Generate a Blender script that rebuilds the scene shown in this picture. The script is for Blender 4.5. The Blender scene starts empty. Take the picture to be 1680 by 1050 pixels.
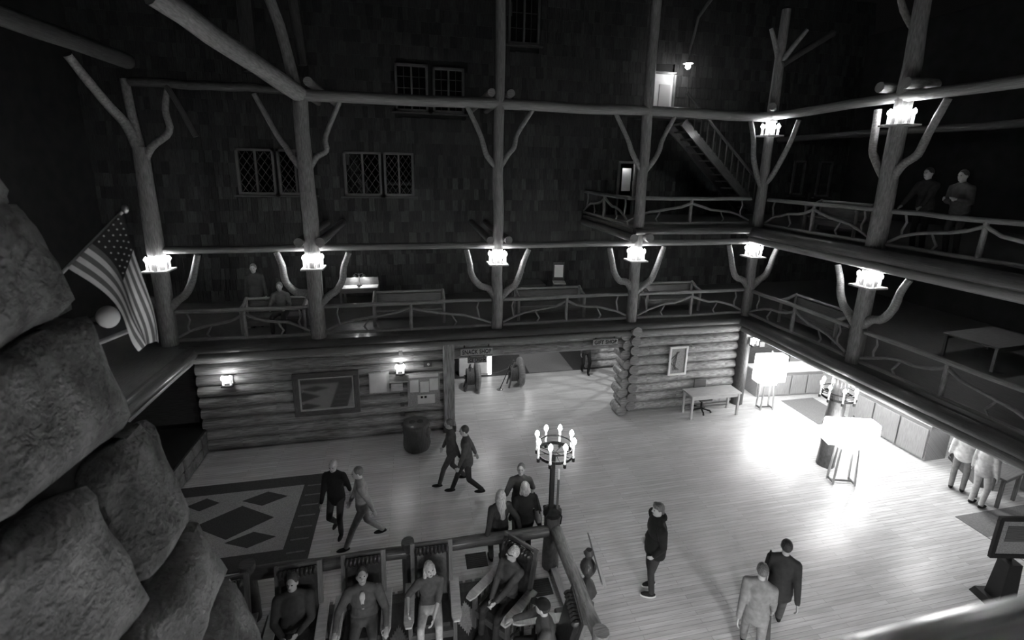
import bpy, bmesh, math, random
from mathutils import noise as mnoise, Vector, Matrix, Quaternion
random.seed(7)
R_ = math.radians
scene = bpy.context.scene
C = scene.collection

# ------------------------------------------------------------------ camera, world, exposure
cam_d = bpy.data.cameras.new('camera'); cam = bpy.data.objects.new('camera', cam_d); C.objects.link(cam)
_r = Vector((0.978337, -0.206215, 0.018193)); _u = Vector((0.029409, 0.225441, 0.973813)); _f = Vector((0.204917, 0.952183, -0.226622))
cam.matrix_world = Matrix(((_r.x, _u.x, -_f.x, 0), (_r.y, _u.y, -_f.y, 0), (_r.z, _u.z, -_f.z, 7.2), (0, 0, 0, 1)))
cam_d.sensor_width = 36; cam_d.lens = 16.5; cam_d.shift_y = -70 / 1680
cam_d.clip_start = 0.05; cam_d.clip_end = 200
cam_d.dof.use_dof = True; cam_d.dof.focus_distance = 10.5; cam_d.dof.aperture_fstop = 0.95
scene.camera = cam
world = bpy.data.worlds.new('night'); scene.world = world; world.use_nodes = True
world.node_tree.nodes['Background'].inputs[0].default_value = (1, 1, 1, 1)
world.node_tree.nodes['Background'].inputs[1].default_value = 0.0015
vs = scene.view_settings
vs.view_transform = 'Standard'; vs.look = 'None'; vs.gamma = 1; vs.use_curve_mapping = False; vs.exposure = 0.6
POST_W = 2.3      # watts of one light on a post lamp (four each)
DESK_W = 33.0      # ceiling lights over the front desk
LOBBY_W = 17.0
UNDER_W = 160.0     # added unseen fill lights under the viewing balcony
HALL_W = 19.0  # added unseen lights in the hall

# ------------------------------------------------------------------ materials
MATS = {}
def mat(name, v, rough=0.6, var=0.25, scale=6.0, stretch=(1, 1, 1), bump=0.0, coords='Object', metal=0.0, coat=0.0, spec=0.4, detail=4.0):
    m = bpy.data.materials.new(name); m.use_nodes = True
    nt = m.node_tree; b = nt.nodes['Principled BSDF']
    b.inputs['Roughness'].default_value = rough; b.inputs['Metallic'].default_value = metal
    b.inputs['Coat Weight'].default_value = coat; b.inputs['Coat Roughness'].default_value = 0.15
    b.inputs['Specular IOR Level'].default_value = spec
    tc = nt.nodes.new('ShaderNodeTexCoord'); mp = nt.nodes.new('ShaderNodeMapping')
    mp.inputs['Scale'].default_value = stretch
    nt.links.new(tc.outputs[coords], mp.inputs[0])
    n = nt.nodes.new('ShaderNodeTexNoise'); n.inputs['Scale'].default_value = scale; n.inputs['Detail'].default_value = detail
    nt.links.new(mp.outputs[0], n.inputs['Vector'])
    cr = nt.nodes.new('ShaderNodeValToRGB')
    lo, hi = v * (1 - var), v * (1 + var)
    cr.color_ramp.elements[0].position = 0.3; cr.color_ramp.elements[1].position = 0.7
    cr.color_ramp.elements[0].color = (lo, lo, lo, 1); cr.color_ramp.elements[1].color = (hi, hi, hi, 1)
    nt.links.new(n.outputs['Fac'], cr.inputs[0]); nt.links.new(cr.outputs[0], b.inputs['Base Color'])
    if bump:
        bp = nt.nodes.new('ShaderNodeBump'); bp.inputs['Strength'].default_value = bump; bp.inputs['Distance'].default_value = 0.02
        nt.links.new(n.outputs['Fac'], bp.inputs['Height']); nt.links.new(bp.outputs[0], b.inputs['Normal'])
    MATS[name] = m; return m
def emit(name, s, v=1.0):
    m = bpy.data.materials.new(name); m.use_nodes = True
    nt = m.node_tree; b = nt.nodes['Principled BSDF']
    b.inputs['Base Color'].default_value = (v, v, v, 1)
    b.inputs['Emission Color'].default_value = (1, 1, 1, 1); b.inputs['Emission Strength'].default_value = s
    m.cycles.emission_sampling = 'NONE'
    MATS[name] = m; return m
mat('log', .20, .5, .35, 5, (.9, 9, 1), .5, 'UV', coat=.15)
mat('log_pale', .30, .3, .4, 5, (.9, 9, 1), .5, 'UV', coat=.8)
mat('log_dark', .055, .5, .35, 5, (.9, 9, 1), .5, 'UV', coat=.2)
mat('log_end', .34, .7, .3, 14, (1, 1, 1), .2)
mat('wall_log', .28, .5, .5, 4, (.7, 7, 1), .7, 'UV', coat=.1)
mat('board', .095, .5, .3, 5, (.8, 9, 1), .2, 'UV', coat=.2)
mat('board_pale', .42, .4, .2, 5, (.8, 9, 1), .1, 'UV', coat=.3)
mat('board_dark', .07, .45, .3, 5, (.8, 9, 1), .2, 'UV', coat=.2)
for i, v in enumerate((.019, .029, .040, .058)):
    mat('shingle%d' % i, v, .8, .3, 7, (6, 6, .6), .6)
mat('wall_dark', .015, .9, .3, 3)
mat('ceiling_dark', .02, .9, .3, 3, (1, 8, 1))
mat('stone', .13, .85, .6, 3.2, (1, 1, .55), 1.0, detail=12); mat('stone_pale', .17, .85, .55, 2.8, (1, .7, .5), 1.0, detail=12)
for n_ in ('stone', 'stone_pale'):      # pitted relief on top of the broad mottling
    nt = MATS[n_].node_tree; bp = [n for n in nt.nodes if n.type == 'BUMP'][0]; bp.inputs['Distance'].default_value = .06
    vo = nt.nodes.new('ShaderNodeTexVoronoi'); vo.inputs['Scale'].default_value = 9; tc_ = [n for n in nt.nodes if n.type == 'TEX_COORD'][0]; nz = nt.nodes.new('ShaderNodeTexNoise'); nz.inputs['Scale'].default_value = 22; nz.inputs['Detail'].default_value = 8
    nt.links.new(tc_.outputs['Object'], vo.inputs['Vector']); nt.links.new(tc_.outputs['Object'], nz.inputs['Vector'])
    ad = nt.nodes.new('ShaderNodeMath'); ad.operation = 'MULTIPLY_ADD'; ad.inputs[1].default_value = .5; nt.links.new(vo.outputs['Distance'], ad.inputs[0]); nt.links.new(nz.outputs['Fac'], ad.inputs[2])
    b2 = nt.nodes.new('ShaderNodeBump'); b2.inputs['Strength'].default_value = .8; b2.inputs['Distance'].default_value = .05; nt.links.new(ad.outputs[0], b2.inputs['Height']); nt.links.new(bp.outputs[0], b2.inputs['Normal'])
    nt.links.new(b2.outputs[0], nt.nodes['Principled BSDF'].inputs['Normal'])
mat('mortar', .03, .95, .3, 8)
mat('leather', .025, .3, .3, 20, bump=.2, coat=.4)
mat('black', .012, .5, .2, 8)
mat('iron', .02, .45, .3, 12, metal=.5)
mat('white', .75, .5, .05, 5)
mat('paper', .62, .8, .08, 5)
mat('cork', .30, .9, .25, 40)
mat('candle', .8, .5, .05, 5)
mat('skin', .42, .5, .08, 9)
mat('skin_darker', .30, .5, .08, 9)  # darker skin tone
mat('lips', .2, .5, .1, 9); mat('eye', .02, .2, .05, 9)
for n_, v in (('hair_blond', .42), ('hair_grey', .5), ('hair_brown', .12), ('hair_dark', .03)):
    mat(n_, v, .5, .5, 10, (8, 8, 1), .6)
for n_, v in (('cloth_black', .008), ('cloth_dark', .03), ('cloth_mid', .07), ('cloth_grey', .22), ('cloth_light', .42), ('cloth_white', .65), ('denim', .07), ('denim_pale', .20)):
    mat(n_, v, .9, .2, 14, bump=.25)
mat('rope', .10, .9, .3, 30); mat('steel', .35, .3, .1, 10, metal=.9)
mat('carpet', .16, .95, .15, 30); mat('carpet_dark', .045, .95, .2, 30)
mat('rug_dark', .055, .95, .2, 40, bump=.2); mat('rug_mid', .15, .95, .2, 40, bump=.2); mat('rug_light', .34, .95, .2, 40, bump=.2)
mat('grate', .03, .6, .2, 30)
mat('counter_front', .30, .5, .15, 5, (.8, 8, 1), .1, 'UV')
mat('counter_top', .6, .3, .1, 6, coat=.4)
mat('plaster', .5, .8, .06, 4)
emit('bulb', 60); emit('shade', 7.0); emit('panel_glow', 2.2); emit('small_bulb', 25); emit('diffuser', 6.0)
# glass for windows and picture: dark pane with a sharp reflection
def glassy(name, v, rough, spec):
    m = bpy.data.materials.new(name); m.use_nodes = True; b = m.node_tree.nodes['Principled BSDF']
    n = m.node_tree.nodes.new('ShaderNodeTexNoise'); n.inputs['Scale'].default_value = 3
    mr = m.node_tree.nodes.new('ShaderNodeMapRange'); mr.inputs['To Min'].default_value = rough; mr.inputs['To Max'].default_value = rough * 1.6
    m.node_tree.links.new(n.outputs['Fac'], mr.inputs['Value']); m.node_tree.links.new(mr.outputs[0], b.inputs['Roughness'])
    b.inputs['Base Color'].default_value = (v, v, v, 1); b.inputs['Specular IOR Level'].default_value = spec
    b.inputs['Coat Weight'].default_value = 1.0; b.inputs['Coat Roughness'].default_value = rough
    MATS[name] = m
glassy('pane', .006, .03, .9); glassy('picture_glass', .85, .05, 1.0); MATS['picture_glass'].node_tree.nodes['Principled BSDF'].inputs['Metallic'].default_value = .9
# floor boards
def floor_mat():
    m = bpy.data.materials.new('floor_boards'); m.use_nodes = True; nt = m.node_tree; b = nt.nodes['Principled BSDF']
    tc = nt.nodes.new('ShaderNodeTexCoord')
    br = nt.nodes.new('ShaderNodeTexBrick'); br.offset = .37; br.inputs['Scale'].default_value = 1.0
    br.inputs['Brick Width'].default_value = 1.7; br.inputs['Row Height'].default_value = .075
    br.inputs['Mortar Size'].default_value = .0035; br.inputs['Mortar Smooth'].default_value = .3
    br.inputs['Color1'].default_value = (.49, .49, .49, 1); br.inputs['Color2'].default_value = (.62, .62, .62, 1); br.inputs['Mortar'].default_value = (.24, .24, .24, 1)
    nt.links.new(tc.outputs['Object'], br.inputs['Vector'])
    mp = nt.nodes.new('ShaderNodeMapping'); mp.inputs['Scale'].default_value = (.7, 11, 1); nt.links.new(tc.outputs['Object'], mp.inputs[0])
    n = nt.nodes.new('ShaderNodeTexNoise'); n.inputs['Scale'].default_value = 2.5; n.inputs['Detail'].default_value = 6
    nt.links.new(mp.outputs[0], n.inputs['Vector'])
    mr = nt.nodes.new('ShaderNodeMapRange'); mr.inputs['From Min'].default_value = .3; mr.inputs['From Max'].default_value = .7
    mr.inputs['To Min'].default_value = .74; mr.inputs['To Max'].default_value = 1.08; nt.links.new(n.outputs['Fac'], mr.inputs['Value'])
    mx = nt.nodes.new('ShaderNodeMix'); mx.data_type = 'RGBA'; mx.blend_type = 'MULTIPLY'; mx.inputs['Factor'].default_value = 1
    nt.links.new(br.outputs['Color'], mx.inputs['A']); nt.links.new(mr.outputs[0], mx.inputs['B'])
    n2 = nt.nodes.new('ShaderNodeTexNoise'); n2.inputs['Scale'].default_value = .9; n2.inputs['Detail'].default_value = 3; nt.links.new(tc.outputs['Object'], n2.inputs['Vector'])
    mr2 = nt.nodes.new('ShaderNodeMapRange'); mr2.inputs['To Min'].default_value = .24; mr2.inputs['To Max'].default_value = .42; nt.links.new(n2.outputs['Fac'], mr2.inputs['Value'])
    nt.links.new(mr2.outputs[0], b.inputs['Roughness'])
    nt.links.new(mx.outputs['Result'], b.inputs['Base Color'])
    bp = nt.nodes.new('ShaderNodeBump'); bp.inputs['Strength'].default_value = .25; bp.inputs['Distance'].default_value = .004
    nt.links.new(br.outputs['Fac'], bp.inputs['Height']); bp.invert = True; nt.links.new(bp.outputs[0], b.inputs['Normal'])
    MATS['floor_boards'] = m
floor_mat()

# ------------------------------------------------------------------ mesh helpers
class MB:
    def __init__(s): s.v = []; s.f = []; s.uv = []; s.mi = []; s.cur = 0
    def face(s, idx, uv=None):
        s.f.append(tuple(idx)); s.uv.append(uv or [(s.v[i][0], s.v[i][2] + s.v[i][1]) for i in idx]); s.mi.append(s.cur)
    def box(s, c, d, rot=None, taper=1.0):
        c = Vector(c); h = Vector(d) / 2; M = rot if rot is not None else Matrix.Identity(3)
        k = len(s.v)
        for z in (-1, 1):
            t = taper if z > 0 else 1
            for x, y in ((-1, -1), (1, -1), (1, 1), (-1, 1)):
                s.v.append(tuple(c + M @ Vector((x * h.x * t, y * h.y * t, z * h.z))))
        ax = max(range(3), key=lambda i: d[i])
        cn = [Vector((x * h.x, y * h.y, z * h.z)) for z in (-1, 1) for x, y in ((-1, -1), (1, -1), (1, 1), (-1, 1))]
        for q in ((0, 3, 2, 1), (4, 5, 6, 7), (0, 1, 5, 4), (1, 2, 6, 5), (2, 3, 7, 6), (3, 0, 4, 7)):
            s.face([k + i for i in q], [(cn[i][ax] + c.x * .37 + c.z * 1.3, cn[i][(ax + 1) % 3] + cn[i][(ax + 2) % 3] + c.y * .7) for i in q])
        return s
    def bar(s, a, b, w, h, up=(0, 0, 1)):      # rectangular bar between two points
        a = Vector(a); b = Vector(b); d = b - a; L = d.length; x = d.normalized(); upv = Vector(up)
        if abs(x.dot(upv)) > .98: upv = Vector((0, 1, 0))
        y = upv.cross(x).normalized(); z = x.cross(y)
        return s.box((a + b) / 2, (L, w, h), Matrix((x, y, z)).transposed())
    def tube(s, pts, rad, n=10, caps=True, wob=0.0, round_caps=False, squash=1.0):
        pts = [Vector(p) for p in pts]
        if not hasattr(rad, '__len__'): rad = [rad] * len(pts)
        rad = list(rad)
        if round_caps:
            d0 = (pts[0] - pts[1]).normalized(); d1 = (pts[-1] - pts[-2]).normalized()
            P0, P1, r0, r1 = pts[0], pts[-1], rad[0], rad[-1]
            pts = [P0 + d0 * r0 * k for k in (.98, .8, .45)] + pts + [P1 + d1 * r1 * k for k in (.45, .8, .98)]
            rad = [r0 * k for k in (.2, .6, .893)] + rad + [r1 * k for k in (.893, .6, .2)]
        ang0 = random.random() * 6.28 if wob else 0
        t = (pts[1] - pts[0]).normalized()
        up = Vector((0, 0, 1)) if abs(t.z) < .9 else Vector((1, 0, 0))
        nrm = (up - t * up.dot(t)).normalized()
        base = len(s.v); L = 0; Ls = []
        for i, p in enumerate(pts):
            if i > 0: L += (p - pts[i - 1]).length
            Ls.append(L)
            tt = (pts[min(i + 1, len(pts) - 1)] - pts[max(i - 1, 0)])
            if tt.length < 1e-9: tt = t
            tt = tt.normalized()
            q = t.rotation_difference(tt); nrm = (q @ nrm); nrm = (nrm - tt * nrm.dot(tt)).normalized(); t = tt
            bn = t.cross(nrm)
            for j in range(n):
                a = ang0 + 2 * math.pi * j / n
                rr = rad[i] * (1 + (random.uniform(-wob, wob) if wob else 0))
                s.v.append(tuple(p + (nrm * math.cos(a) + bn * math.sin(a) * squash) * rr))
        o = random.random() * 50 if wob else 0
        per = 2 * math.pi * max(rad)
        for i in range(len(pts) - 1):
            for j in range(n):
                k = (j + 1) % n
                a, b_, c, d = base + i * n + j, base + i * n + k, base + (i + 1) * n + k, base + (i + 1) * n + j
                s.face((a, d, c, b_)[::-1], [(Ls[i] + o, per * j / n), (Ls[i] + o, per * (j + 1) / n), (Ls[i + 1] + o, per * (j + 1) / n), (Ls[i + 1] + o, per * j / n)])
        if caps:
            s.face([base + j for j in range(n)][::-1]); s.face([base + (len(pts) - 1) * n + j for j in range(n)])
        return s
    def lathe(s, prof, c=(0, 0, 0), n=14, wob=0.0):
        c = Vector(c); base = len(s.v)
        for r, z in prof:
            for j in range(n):
                a = 2 * math.pi * j / n; rr = r * (1 + (random.uniform(-wob, wob) if wob else 0))
                s.v.append((c.x + rr * math.cos(a), c.y + rr * math.sin(a), c.z + z))
        for i in range(len(prof) - 1):
            for j in range(n):
                k = (j + 1) % n
                s.face((base + i * n + j, base + i * n + k, base + (i + 1) * n + k, base + (i + 1) * n + j), [(prof[i][1], j / n * 2), (prof[i][1], (j + 1) / n * 2), (prof[i + 1][1], (j + 1) / n * 2), (prof[i + 1][1], j / n * 2)])
        s.face([base + j for j in range(n)][::-1]); s.face([base + (len(prof) - 1) * n + j for j in range(n)])
        return s
    def ell(s, c, r, rot=None, n=12, m=8):
        c = Vector(c); M = rot if rot is not None else Matrix.Identity(3); base = len(s.v)
        s.v.append(tuple(c + M @ Vector((0, 0, -r[2]))))
        for i in range(1, m):
            ph = -math.pi / 2 + math.pi * i / m
            for j in range(n):
                a = 2 * math.pi * j / n
                s.v.append(tuple(c + M @ Vector((r[0] * math.cos(ph) * math.cos(a), r[1] * math.cos(ph) * math.sin(a), r[2] * math.sin(ph)))))
        s.v.append(tuple(c + M @ Vector((0, 0, r[2])))); top = len(s.v) - 1
        for j in range(n):
            k = (j + 1) % n
            s.face((base, base + 1 + k, base + 1 + j)); s.face((top, base + 1 + (m - 2) * n + j, base + 1 + (m - 2) * n + k))
            for i in range(m - 2):
                s.face((base + 1 + i * n + j, base + 1 + i * n + k, base + 1 + (i + 1) * n + k, base + 1 + (i + 1) * n + j))
        return s
    def poly(s, pts):
        k = len(s.v); s.v += [tuple(p) for p in pts]; s.face(range(k, k + len(pts))); return s
    def prism(s, pts, off):                      # polygon extruded along off
        off = Vector(off); n = len(pts); k = len(s.v)
        s.v += [tuple(p) for p in pts] + [tuple(Vector(p) + off) for p in pts]
        s.face(range(k, k + n)); s.face([k + n + i for i in range(n)][::-1])
        for i in range(n):
            j = (i + 1) % n; s.face((k + j, k + i, k + n + i, k + n + j))
        return s
    def mesh(s, name, mats, smooth=False):
        me = bpy.data.meshes.new(name); me.from_pydata(s.v, [], s.f)
        uvl = me.uv_layers.new(name='uv')
        flat = [c for f in s.uv for uv in f for c in uv]; uvl.data.foreach_set('uv', flat)
        for m in (mats if isinstance(mats, (list, tuple)) else [mats]): me.materials.append(MATS[m])
        me.polygons.foreach_set('material_index', s.mi)
        if smooth: me.polygons.foreach_set('use_smooth', [True] * len(me.polygons))
        me.update()
        bm = bmesh.new(); bm.from_mesh(me); bmesh.ops.recalc_face_normals(bm, faces=bm.faces); bm.to_mesh(me); bm.free()
        return me

def obj(name, mb, m, parent=None, smooth=False, bevel=0, base=None):
    """one mesh object; base: geometry given in world coordinates, moved into the frame of a parent placed at base"""
    if base is not None:
        bx, by, bz = base; mb.v = [(x - bx, y - by, z - bz) for x, y, z in mb.v]
    me = mb.mesh(name, m, smooth) if isinstance(mb, MB) else mb
    o = bpy.data.objects.new(name, me); C.objects.link(o)
    if parent is not None: o.parent = parent
    if smooth:
        mod = o.modifiers.new('edges', 'EDGE_SPLIT'); mod.split_angle = R_(50)
    if bevel:
        mod = o.modifiers.new('bevel', 'BEVEL'); mod.width = bevel; mod.segments = 1; mod.limit_method = 'ANGLE'
    return o
def tag(o, label, cat, group=None):
    o['label'] = label; o['category'] = cat
    if group: o['group'] = group
    return o
def struct(o, label=None):
    o['kind'] = 'structure'
    if label: o['label'] = label
    return o
def thing(name, label, cat, loc=(0, 0, 0), rz=0, group=None):
    o = bpy.data.objects.new(name, None); o.empty_display_size = .1; C.objects.link(o)
    o.location = loc; o.rotation_euler = (0, 0, rz); return tag(o, label, cat, group)
def copy_tree(o, parent=None):
    c = o.copy(); C.objects.link(c); c.parent = parent
    for ch in list(o.children): copy_tree(ch, c)
    return c
def point_light(loc, w, r=.05, parent=None, name='lamp_light'):
    d = bpy.data.lights.new(name, 'POINT'); d.energy = w; d.shadow_soft_size = r
    o = bpy.data.objects.new(name, d); C.objects.link(o); o.location = loc; o.parent = parent; return o
def wobble(a, b, k=5, amp=.03):
    a = Vector(a); b = Vector(b)
    return [a.lerp(b, i / k) + (Vector((random.uniform(-amp, amp), random.uniform(-amp, amp), random.uniform(-amp, amp))) if 0 < i < k else Vector()) for i in range(k + 1)]
def log_mb(a, b, r0, r1=None, k=5, amp=.015, n=10, wob=.03):
    r1 = r1 or r0
    return MB().tube(wobble(a, b, k, amp), [r0 + (r1 - r0) * i / k for i in range(k + 1)], n, True, wob)

# ================================================================== SETTING
YP, XP = 12.15, 10.05            # far post line, right post line
Z2, Z3 = 2.88, 5.62              # floor levels
XL = -5.8
fl = MB().box((4.5, 7.5, -.05), (27, 25, .1)); struct(obj('floor', fl, 'floor_boards'), 'pale polished wooden board floor of the lobby')
# --- log wall on the far side under the balcony
def log_wall(name, label, x0, x1, y, z0, z1, r=.155, parent=None):
    w = thing(name, label, 'wall', (0, 0, 0)); del w['category']; struct(w)
    n = int(round((z1 - z0) / (2 * r * .97))); h = (z1 - z0) / n
    core = MB().box(((x0 + x1) / 2, y + .06, (z0 + z1) / 2), (x1 - x0, .1, z1 - z0)); obj('backing', core, 'wall_dark', w)
    for i in range(n):
        obj('log', log_mb((x0, y, z0 + h * (i + .5)), (x1, y, z0 + h * (i + .5)), h * .53, h * .5, 7, .012, 12, .04), 'wall_log', w, True)
    return w
log_wall('wall_far_left', 'horizontal log wall with the wide framed mirror', -5.3, .80, 12.12, 0, 2.66)
log_wall('wall_far_right', 'horizontal log wall behind the writing table', 6.28, 9.95, 12.12, 0, 2.66)
log_wall('wall_lintel', 'horizontal logs over the wide hall opening', .80, 6.28, 12.12, 2.08, 2.66, .145)
# hall side walls: logs running back, their sawn ends stacked beside the opening
for sx, x, nm in ((-1, .86, 'wall_hall_left'), (1, 6.02, 'wall_hall_right')):
    w = thing(nm, 'stacked round log ends beside the hall opening', 'wall'); del w['category']; struct(w)
    for i in range(9):
        z = .148 + i * .296 - (.0 if i % 2 else .0)
        if z > 2.6: continue
        rr = .155 + random.uniform(-.01, .012); xx = x + (.05 if i % 2 else -.03) * sx
        m_ = log_mb((xx, (11.86 if sx > 0 else 12.2) + random.uniform(-.04, .04), z), (xx, 12.34 if sx > 0 else 12.6, z), rr, rr, 3, .004, 12, .03)
        obj('log', m_, 'wall_log', w, True)
        if sx > 0:
            m_ = log_mb((x + .24, 11.80 + random.uniform(-.04, .04), z + .148), (x + .24, 12.5, z + .148), .15, .15, 2, .0, 12, .03)
            obj('log', m_, 'log', w, True)
# lighter upright beside the left of the opening
o = thing('hewn_post', 'flat hewn post beside the notice board at the hall opening', 'post', (.86, 11.98, 0)); obj('timber', MB().box((0, .02, 1.31), (.30, .30, 2.62)), 'wall_log', o, bevel=.02); obj('foot_block', MB().box((0, 0, .09), (.36, .34, .18)), 'log_dark', o, bevel=.02)
HALL_LIGHTS = []
# hall behind the opening
o = obj('floor_hall', MB().box((4.4, 19.2, .005), (9.4, 8, .012)), 'carpet_dark'); struct(o, 'dark carpet at the end of the hall')
o = obj('carpet_runner', MB().box((4.80, 17.9, .02), (1.65, 5.4, .02)), 'carpet'); tag(o, 'grey carpet runner at the back of the hall', 'carpet')
struct(obj('ceiling_hall', MB().box((4.2, 16.3, 2.70), (9, 8.0, .06)), 'ceiling_dark'))
w = log_wall('wall_hall_back', 'log wall beside the man in the hall', 6.15, 8.9, 15.35, 0, 2.6)
struct(obj('wall_hall_end', MB().box((4.2, 20.6, 1.3), (9.4, .1, 2.7)), 'wall_dark'))
struct(obj('wall_hall_side', MB().box((8.9, 14.0, 1.3), (.1, 3.4, 2.7)), 'board'))
struct(obj('wall_hall_west', MB().box((-.4, 16.0, 1.3), (.1, 8, 2.7)), 'board'))
for x, y, lb in ((2.2, 13.6, 'unseen fill light added over the polished burls in the hall'), (5.2, 13.8, 'unseen fill light added before the log wall of the hall'), (4.3, 17.3, 'unseen fill light added over the carpet runner')):
    HALL_LIGHTS.append((x, y, lb))
# unseen lattice door and lamp, added to throw a lattice pattern onto the floor
d = thing('lattice_gobo', 'unseen lattice door added inside the hall to pattern the light', 'door', (7.95, 13.4, 0)); del d['category']; struct(d)
obj('lower_panel', MB().box((0, 0, .42), (.05, 1.1, .84)), 'board', d); obj('door_frame', MB().box((0, -.58, 1.05), (.09, .08, 2.1)), 'board', d); obj('door_frame', MB().box((0, .58, 1.05), (.09, .08, 2.1)), 'board', d); obj('top_rail', MB().box((0, 0, 1.98), (.06, 1.1, .24)), 'board', d)
for q in range(-4, 9):
    for sg in (1, -1):
        y0, z0 = -.55, .86 + q * .24; pts = []
        for t in range(56):
            yy = -.55 + t * .02; zz = (z0 + (yy + .55) * 1.1) if sg > 0 else (z0 + (.55 - yy) * 1.1)
            if .84 <= zz <= 1.88: pts.append((0, yy, zz))
        if len(pts) > 3: obj('lattice_bar', MB().bar(pts[0], pts[-1], .028, .02, (1, 0, 0)), 'board', d)
L = thing('gobo_lamp', 'unseen lamp added behind the lattice door to project its pattern', 'lamp', (8.75, 13.4, 2.05)); obj('bulb', MB().ell((0, 0, 0), (.035, .035, .045)), 'small_bulb', L, True); obj('stem', MB().tube([(0, 0, .04), (0, 0, .62)], .012, 6), 'iron', L); point_light((-.06, 0, -.02), 120, .012, L)
# snack counter at the back left; side panel emits in place of lighting
o = thing('snack_counter', 'white counter at the back of the hall, glow put into its side panel', 'counter', (2.05, 15.6, 0))
obj('body', MB().box((0, 0, .5), (1.15, .5, 1.0)), 'white', o); obj('top', MB().box((0, 0, 1.03), (1.25, .6, .05)), 'steel', o); obj('side_panel', MB().box((.5, -.27, .5), (.12, .03, .96)), 'panel_glow', o)
# smooth wall and dark end at the far left
struct(obj('wall_far_end', MB().box((-7.2, 12.5, 1.35), (3.8, .1, 2.7)), 'board'), 'smooth plank wall in the hearth bench corner under the balcony')
# hearth bench
o = thing('hearth_bench', 'low stone-faced hearth bench with a black top', 'bench', (-6.3, 11.0, 0))
obj('top', MB().box((0, 0, .63), (2.1, 2.3, .06)), 'black', o)
for j in range(5):
    for k in range(2):
        m_ = MB().box((.98 + random.uniform(-.015, .02), -.9 + j * .45, .15 + k * .3), (.16, .43, .28)); obj('stone', m_, 'stone_pale', o, bevel=.03)
for j in range(4):
    for k in range(2): obj('stone', MB().box((-.7 + j * .5, -1.08, .15 + k * .3), (.47, .14, .28)), 'stone', o, bevel=.03)
o = obj('glass_jar', MB().lathe([(.09, 0), (.1, .1), (.06, .2), (.03, .24)], n=12), 'paper', smooth=True); o.location = (-6.55, 11.5, .66); tag(o, 'small pale jar on the black hearth top', 'jar')

# --- second floor slab pieces + fascia
def slab(name, x0, x1, y0, y1, z, m='board', t=.12, label=None):
    return struct(obj(name, MB().box(((x0 + x1) / 2, (y0 + y1) / 2, z - t / 2), (x1 - x0, y1 - y0, t)), m), label)
slab('floor_balcony_far', -9, 17, 11.95, 16.1, Z2, 'board', .14, 'board floor of the hall-side second-floor balcony')
slab('floor_balcony_right', 9.85, 17, -.5, 11.95, Z2, 'board', .14, 'board floor of the desk-side second-floor balcony')
slab('floor_balcony_left', -9, -5.35, 5.0, 11.95, Z2, 'board', .14)
slab('floor_upper_right', 9.85, 17, -.5, 16, Z3, 'board', .14, 'board floor of the desk-side third-floor balcony')
slab('floor_upper_far', 6.0, 9.85, 12.05, 16, Z3, 'board', .14, 'board floor of the third-floor landing')
slab('floor_upper_near', -6, 9.85, -4, .35, Z3, 'board', .14)
slab('floor_balcony_near', -6, 9.85, -4, .35, Z2, 'board', .14)
def trim(n, a, b, r, m='log_dark', k=6, amp=.01, label=None):
    return struct(obj('trim_%d' % n, log_mb(a, b, r, r, k, amp, 12, .03), m, None, True), label)
trim(1, (-5.5, 11.9, 2.80), (9.75, 11.9, 2.80), .10, 'log_dark', label='edge log of the hall-side balcony floor, coloured dark for its shadow')  # shadow on this edge is put into the dark log colour
trim(2, (-5.4, 11.93, 2.60), (9.8, 11.93, 2.60), .085, 'log', label='long log under the edge of the hall-side balcony')
trim(3, (9.78, -.4, 2.78), (9.78, 12.0, 2.78), .14, 'log_dark', label='dark edge log of the desk-side second-floor balcony')
trim(4, (9.82, -.4, 2.55), (9.82, 12.0, 2.55), .10, 'log', label='log under the edge of the desk-side second-floor balcony')
trim(5, (9.80, -.4, 5.50), (9.80, 12.1, 5.50), .15, 'log_dark', label='dark edge log of the desk-side third-floor balcony')
trim(6, (9.85, -.4, 5.27), (9.85, 12.1, 5.27), .11, 'log', label='log under the edge of the desk-side third-floor balcony')
trim(7, (6.05, 12.0, 5.55), (9.8, 12.0, 5.55), .10, 'log_dark', label='edge log of the third-floor landing')
trim(8, (-5.3, 5.5, 2.72), (-5.3, 11.95, 2.72), .17, 'log_dark', label='edge log of the chimney-side second-floor balcony')
trim(9, (-5.38, 5.5, 2.45), (-5.38, 12.0, 2.45), .09, 'log', label='log under the edge of the chimney-side second-floor balcony')
# --- shell
struct(obj('wall_right', MB().box((17, 7.5, 6), (.15, 26, 12.5)), 'wall_dark'))
struct(obj('wall_left', MB().box((-9, 7.5, 6), (.15, 26, 12.5)), 'wall_dark'))
struct(obj('wall_back', MB().box((4.5, -4.9, 6), (27, .15, 12.5)), 'wall_dark'))
# steep dark roof
rf = MB().poly([(-9, -5, 12.2), (17.2, -5, 12.2), (17.2, 7, 22), (-9, 7, 22)]).poly([(-9, 20, 12.2), (17.2, 20, 12.2), (17.2, 7, 22), (-9, 7, 22)])
struct(obj('ceiling', rf, 'ceiling_dark'), 'dark steep timber roof high above the lobby')

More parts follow.
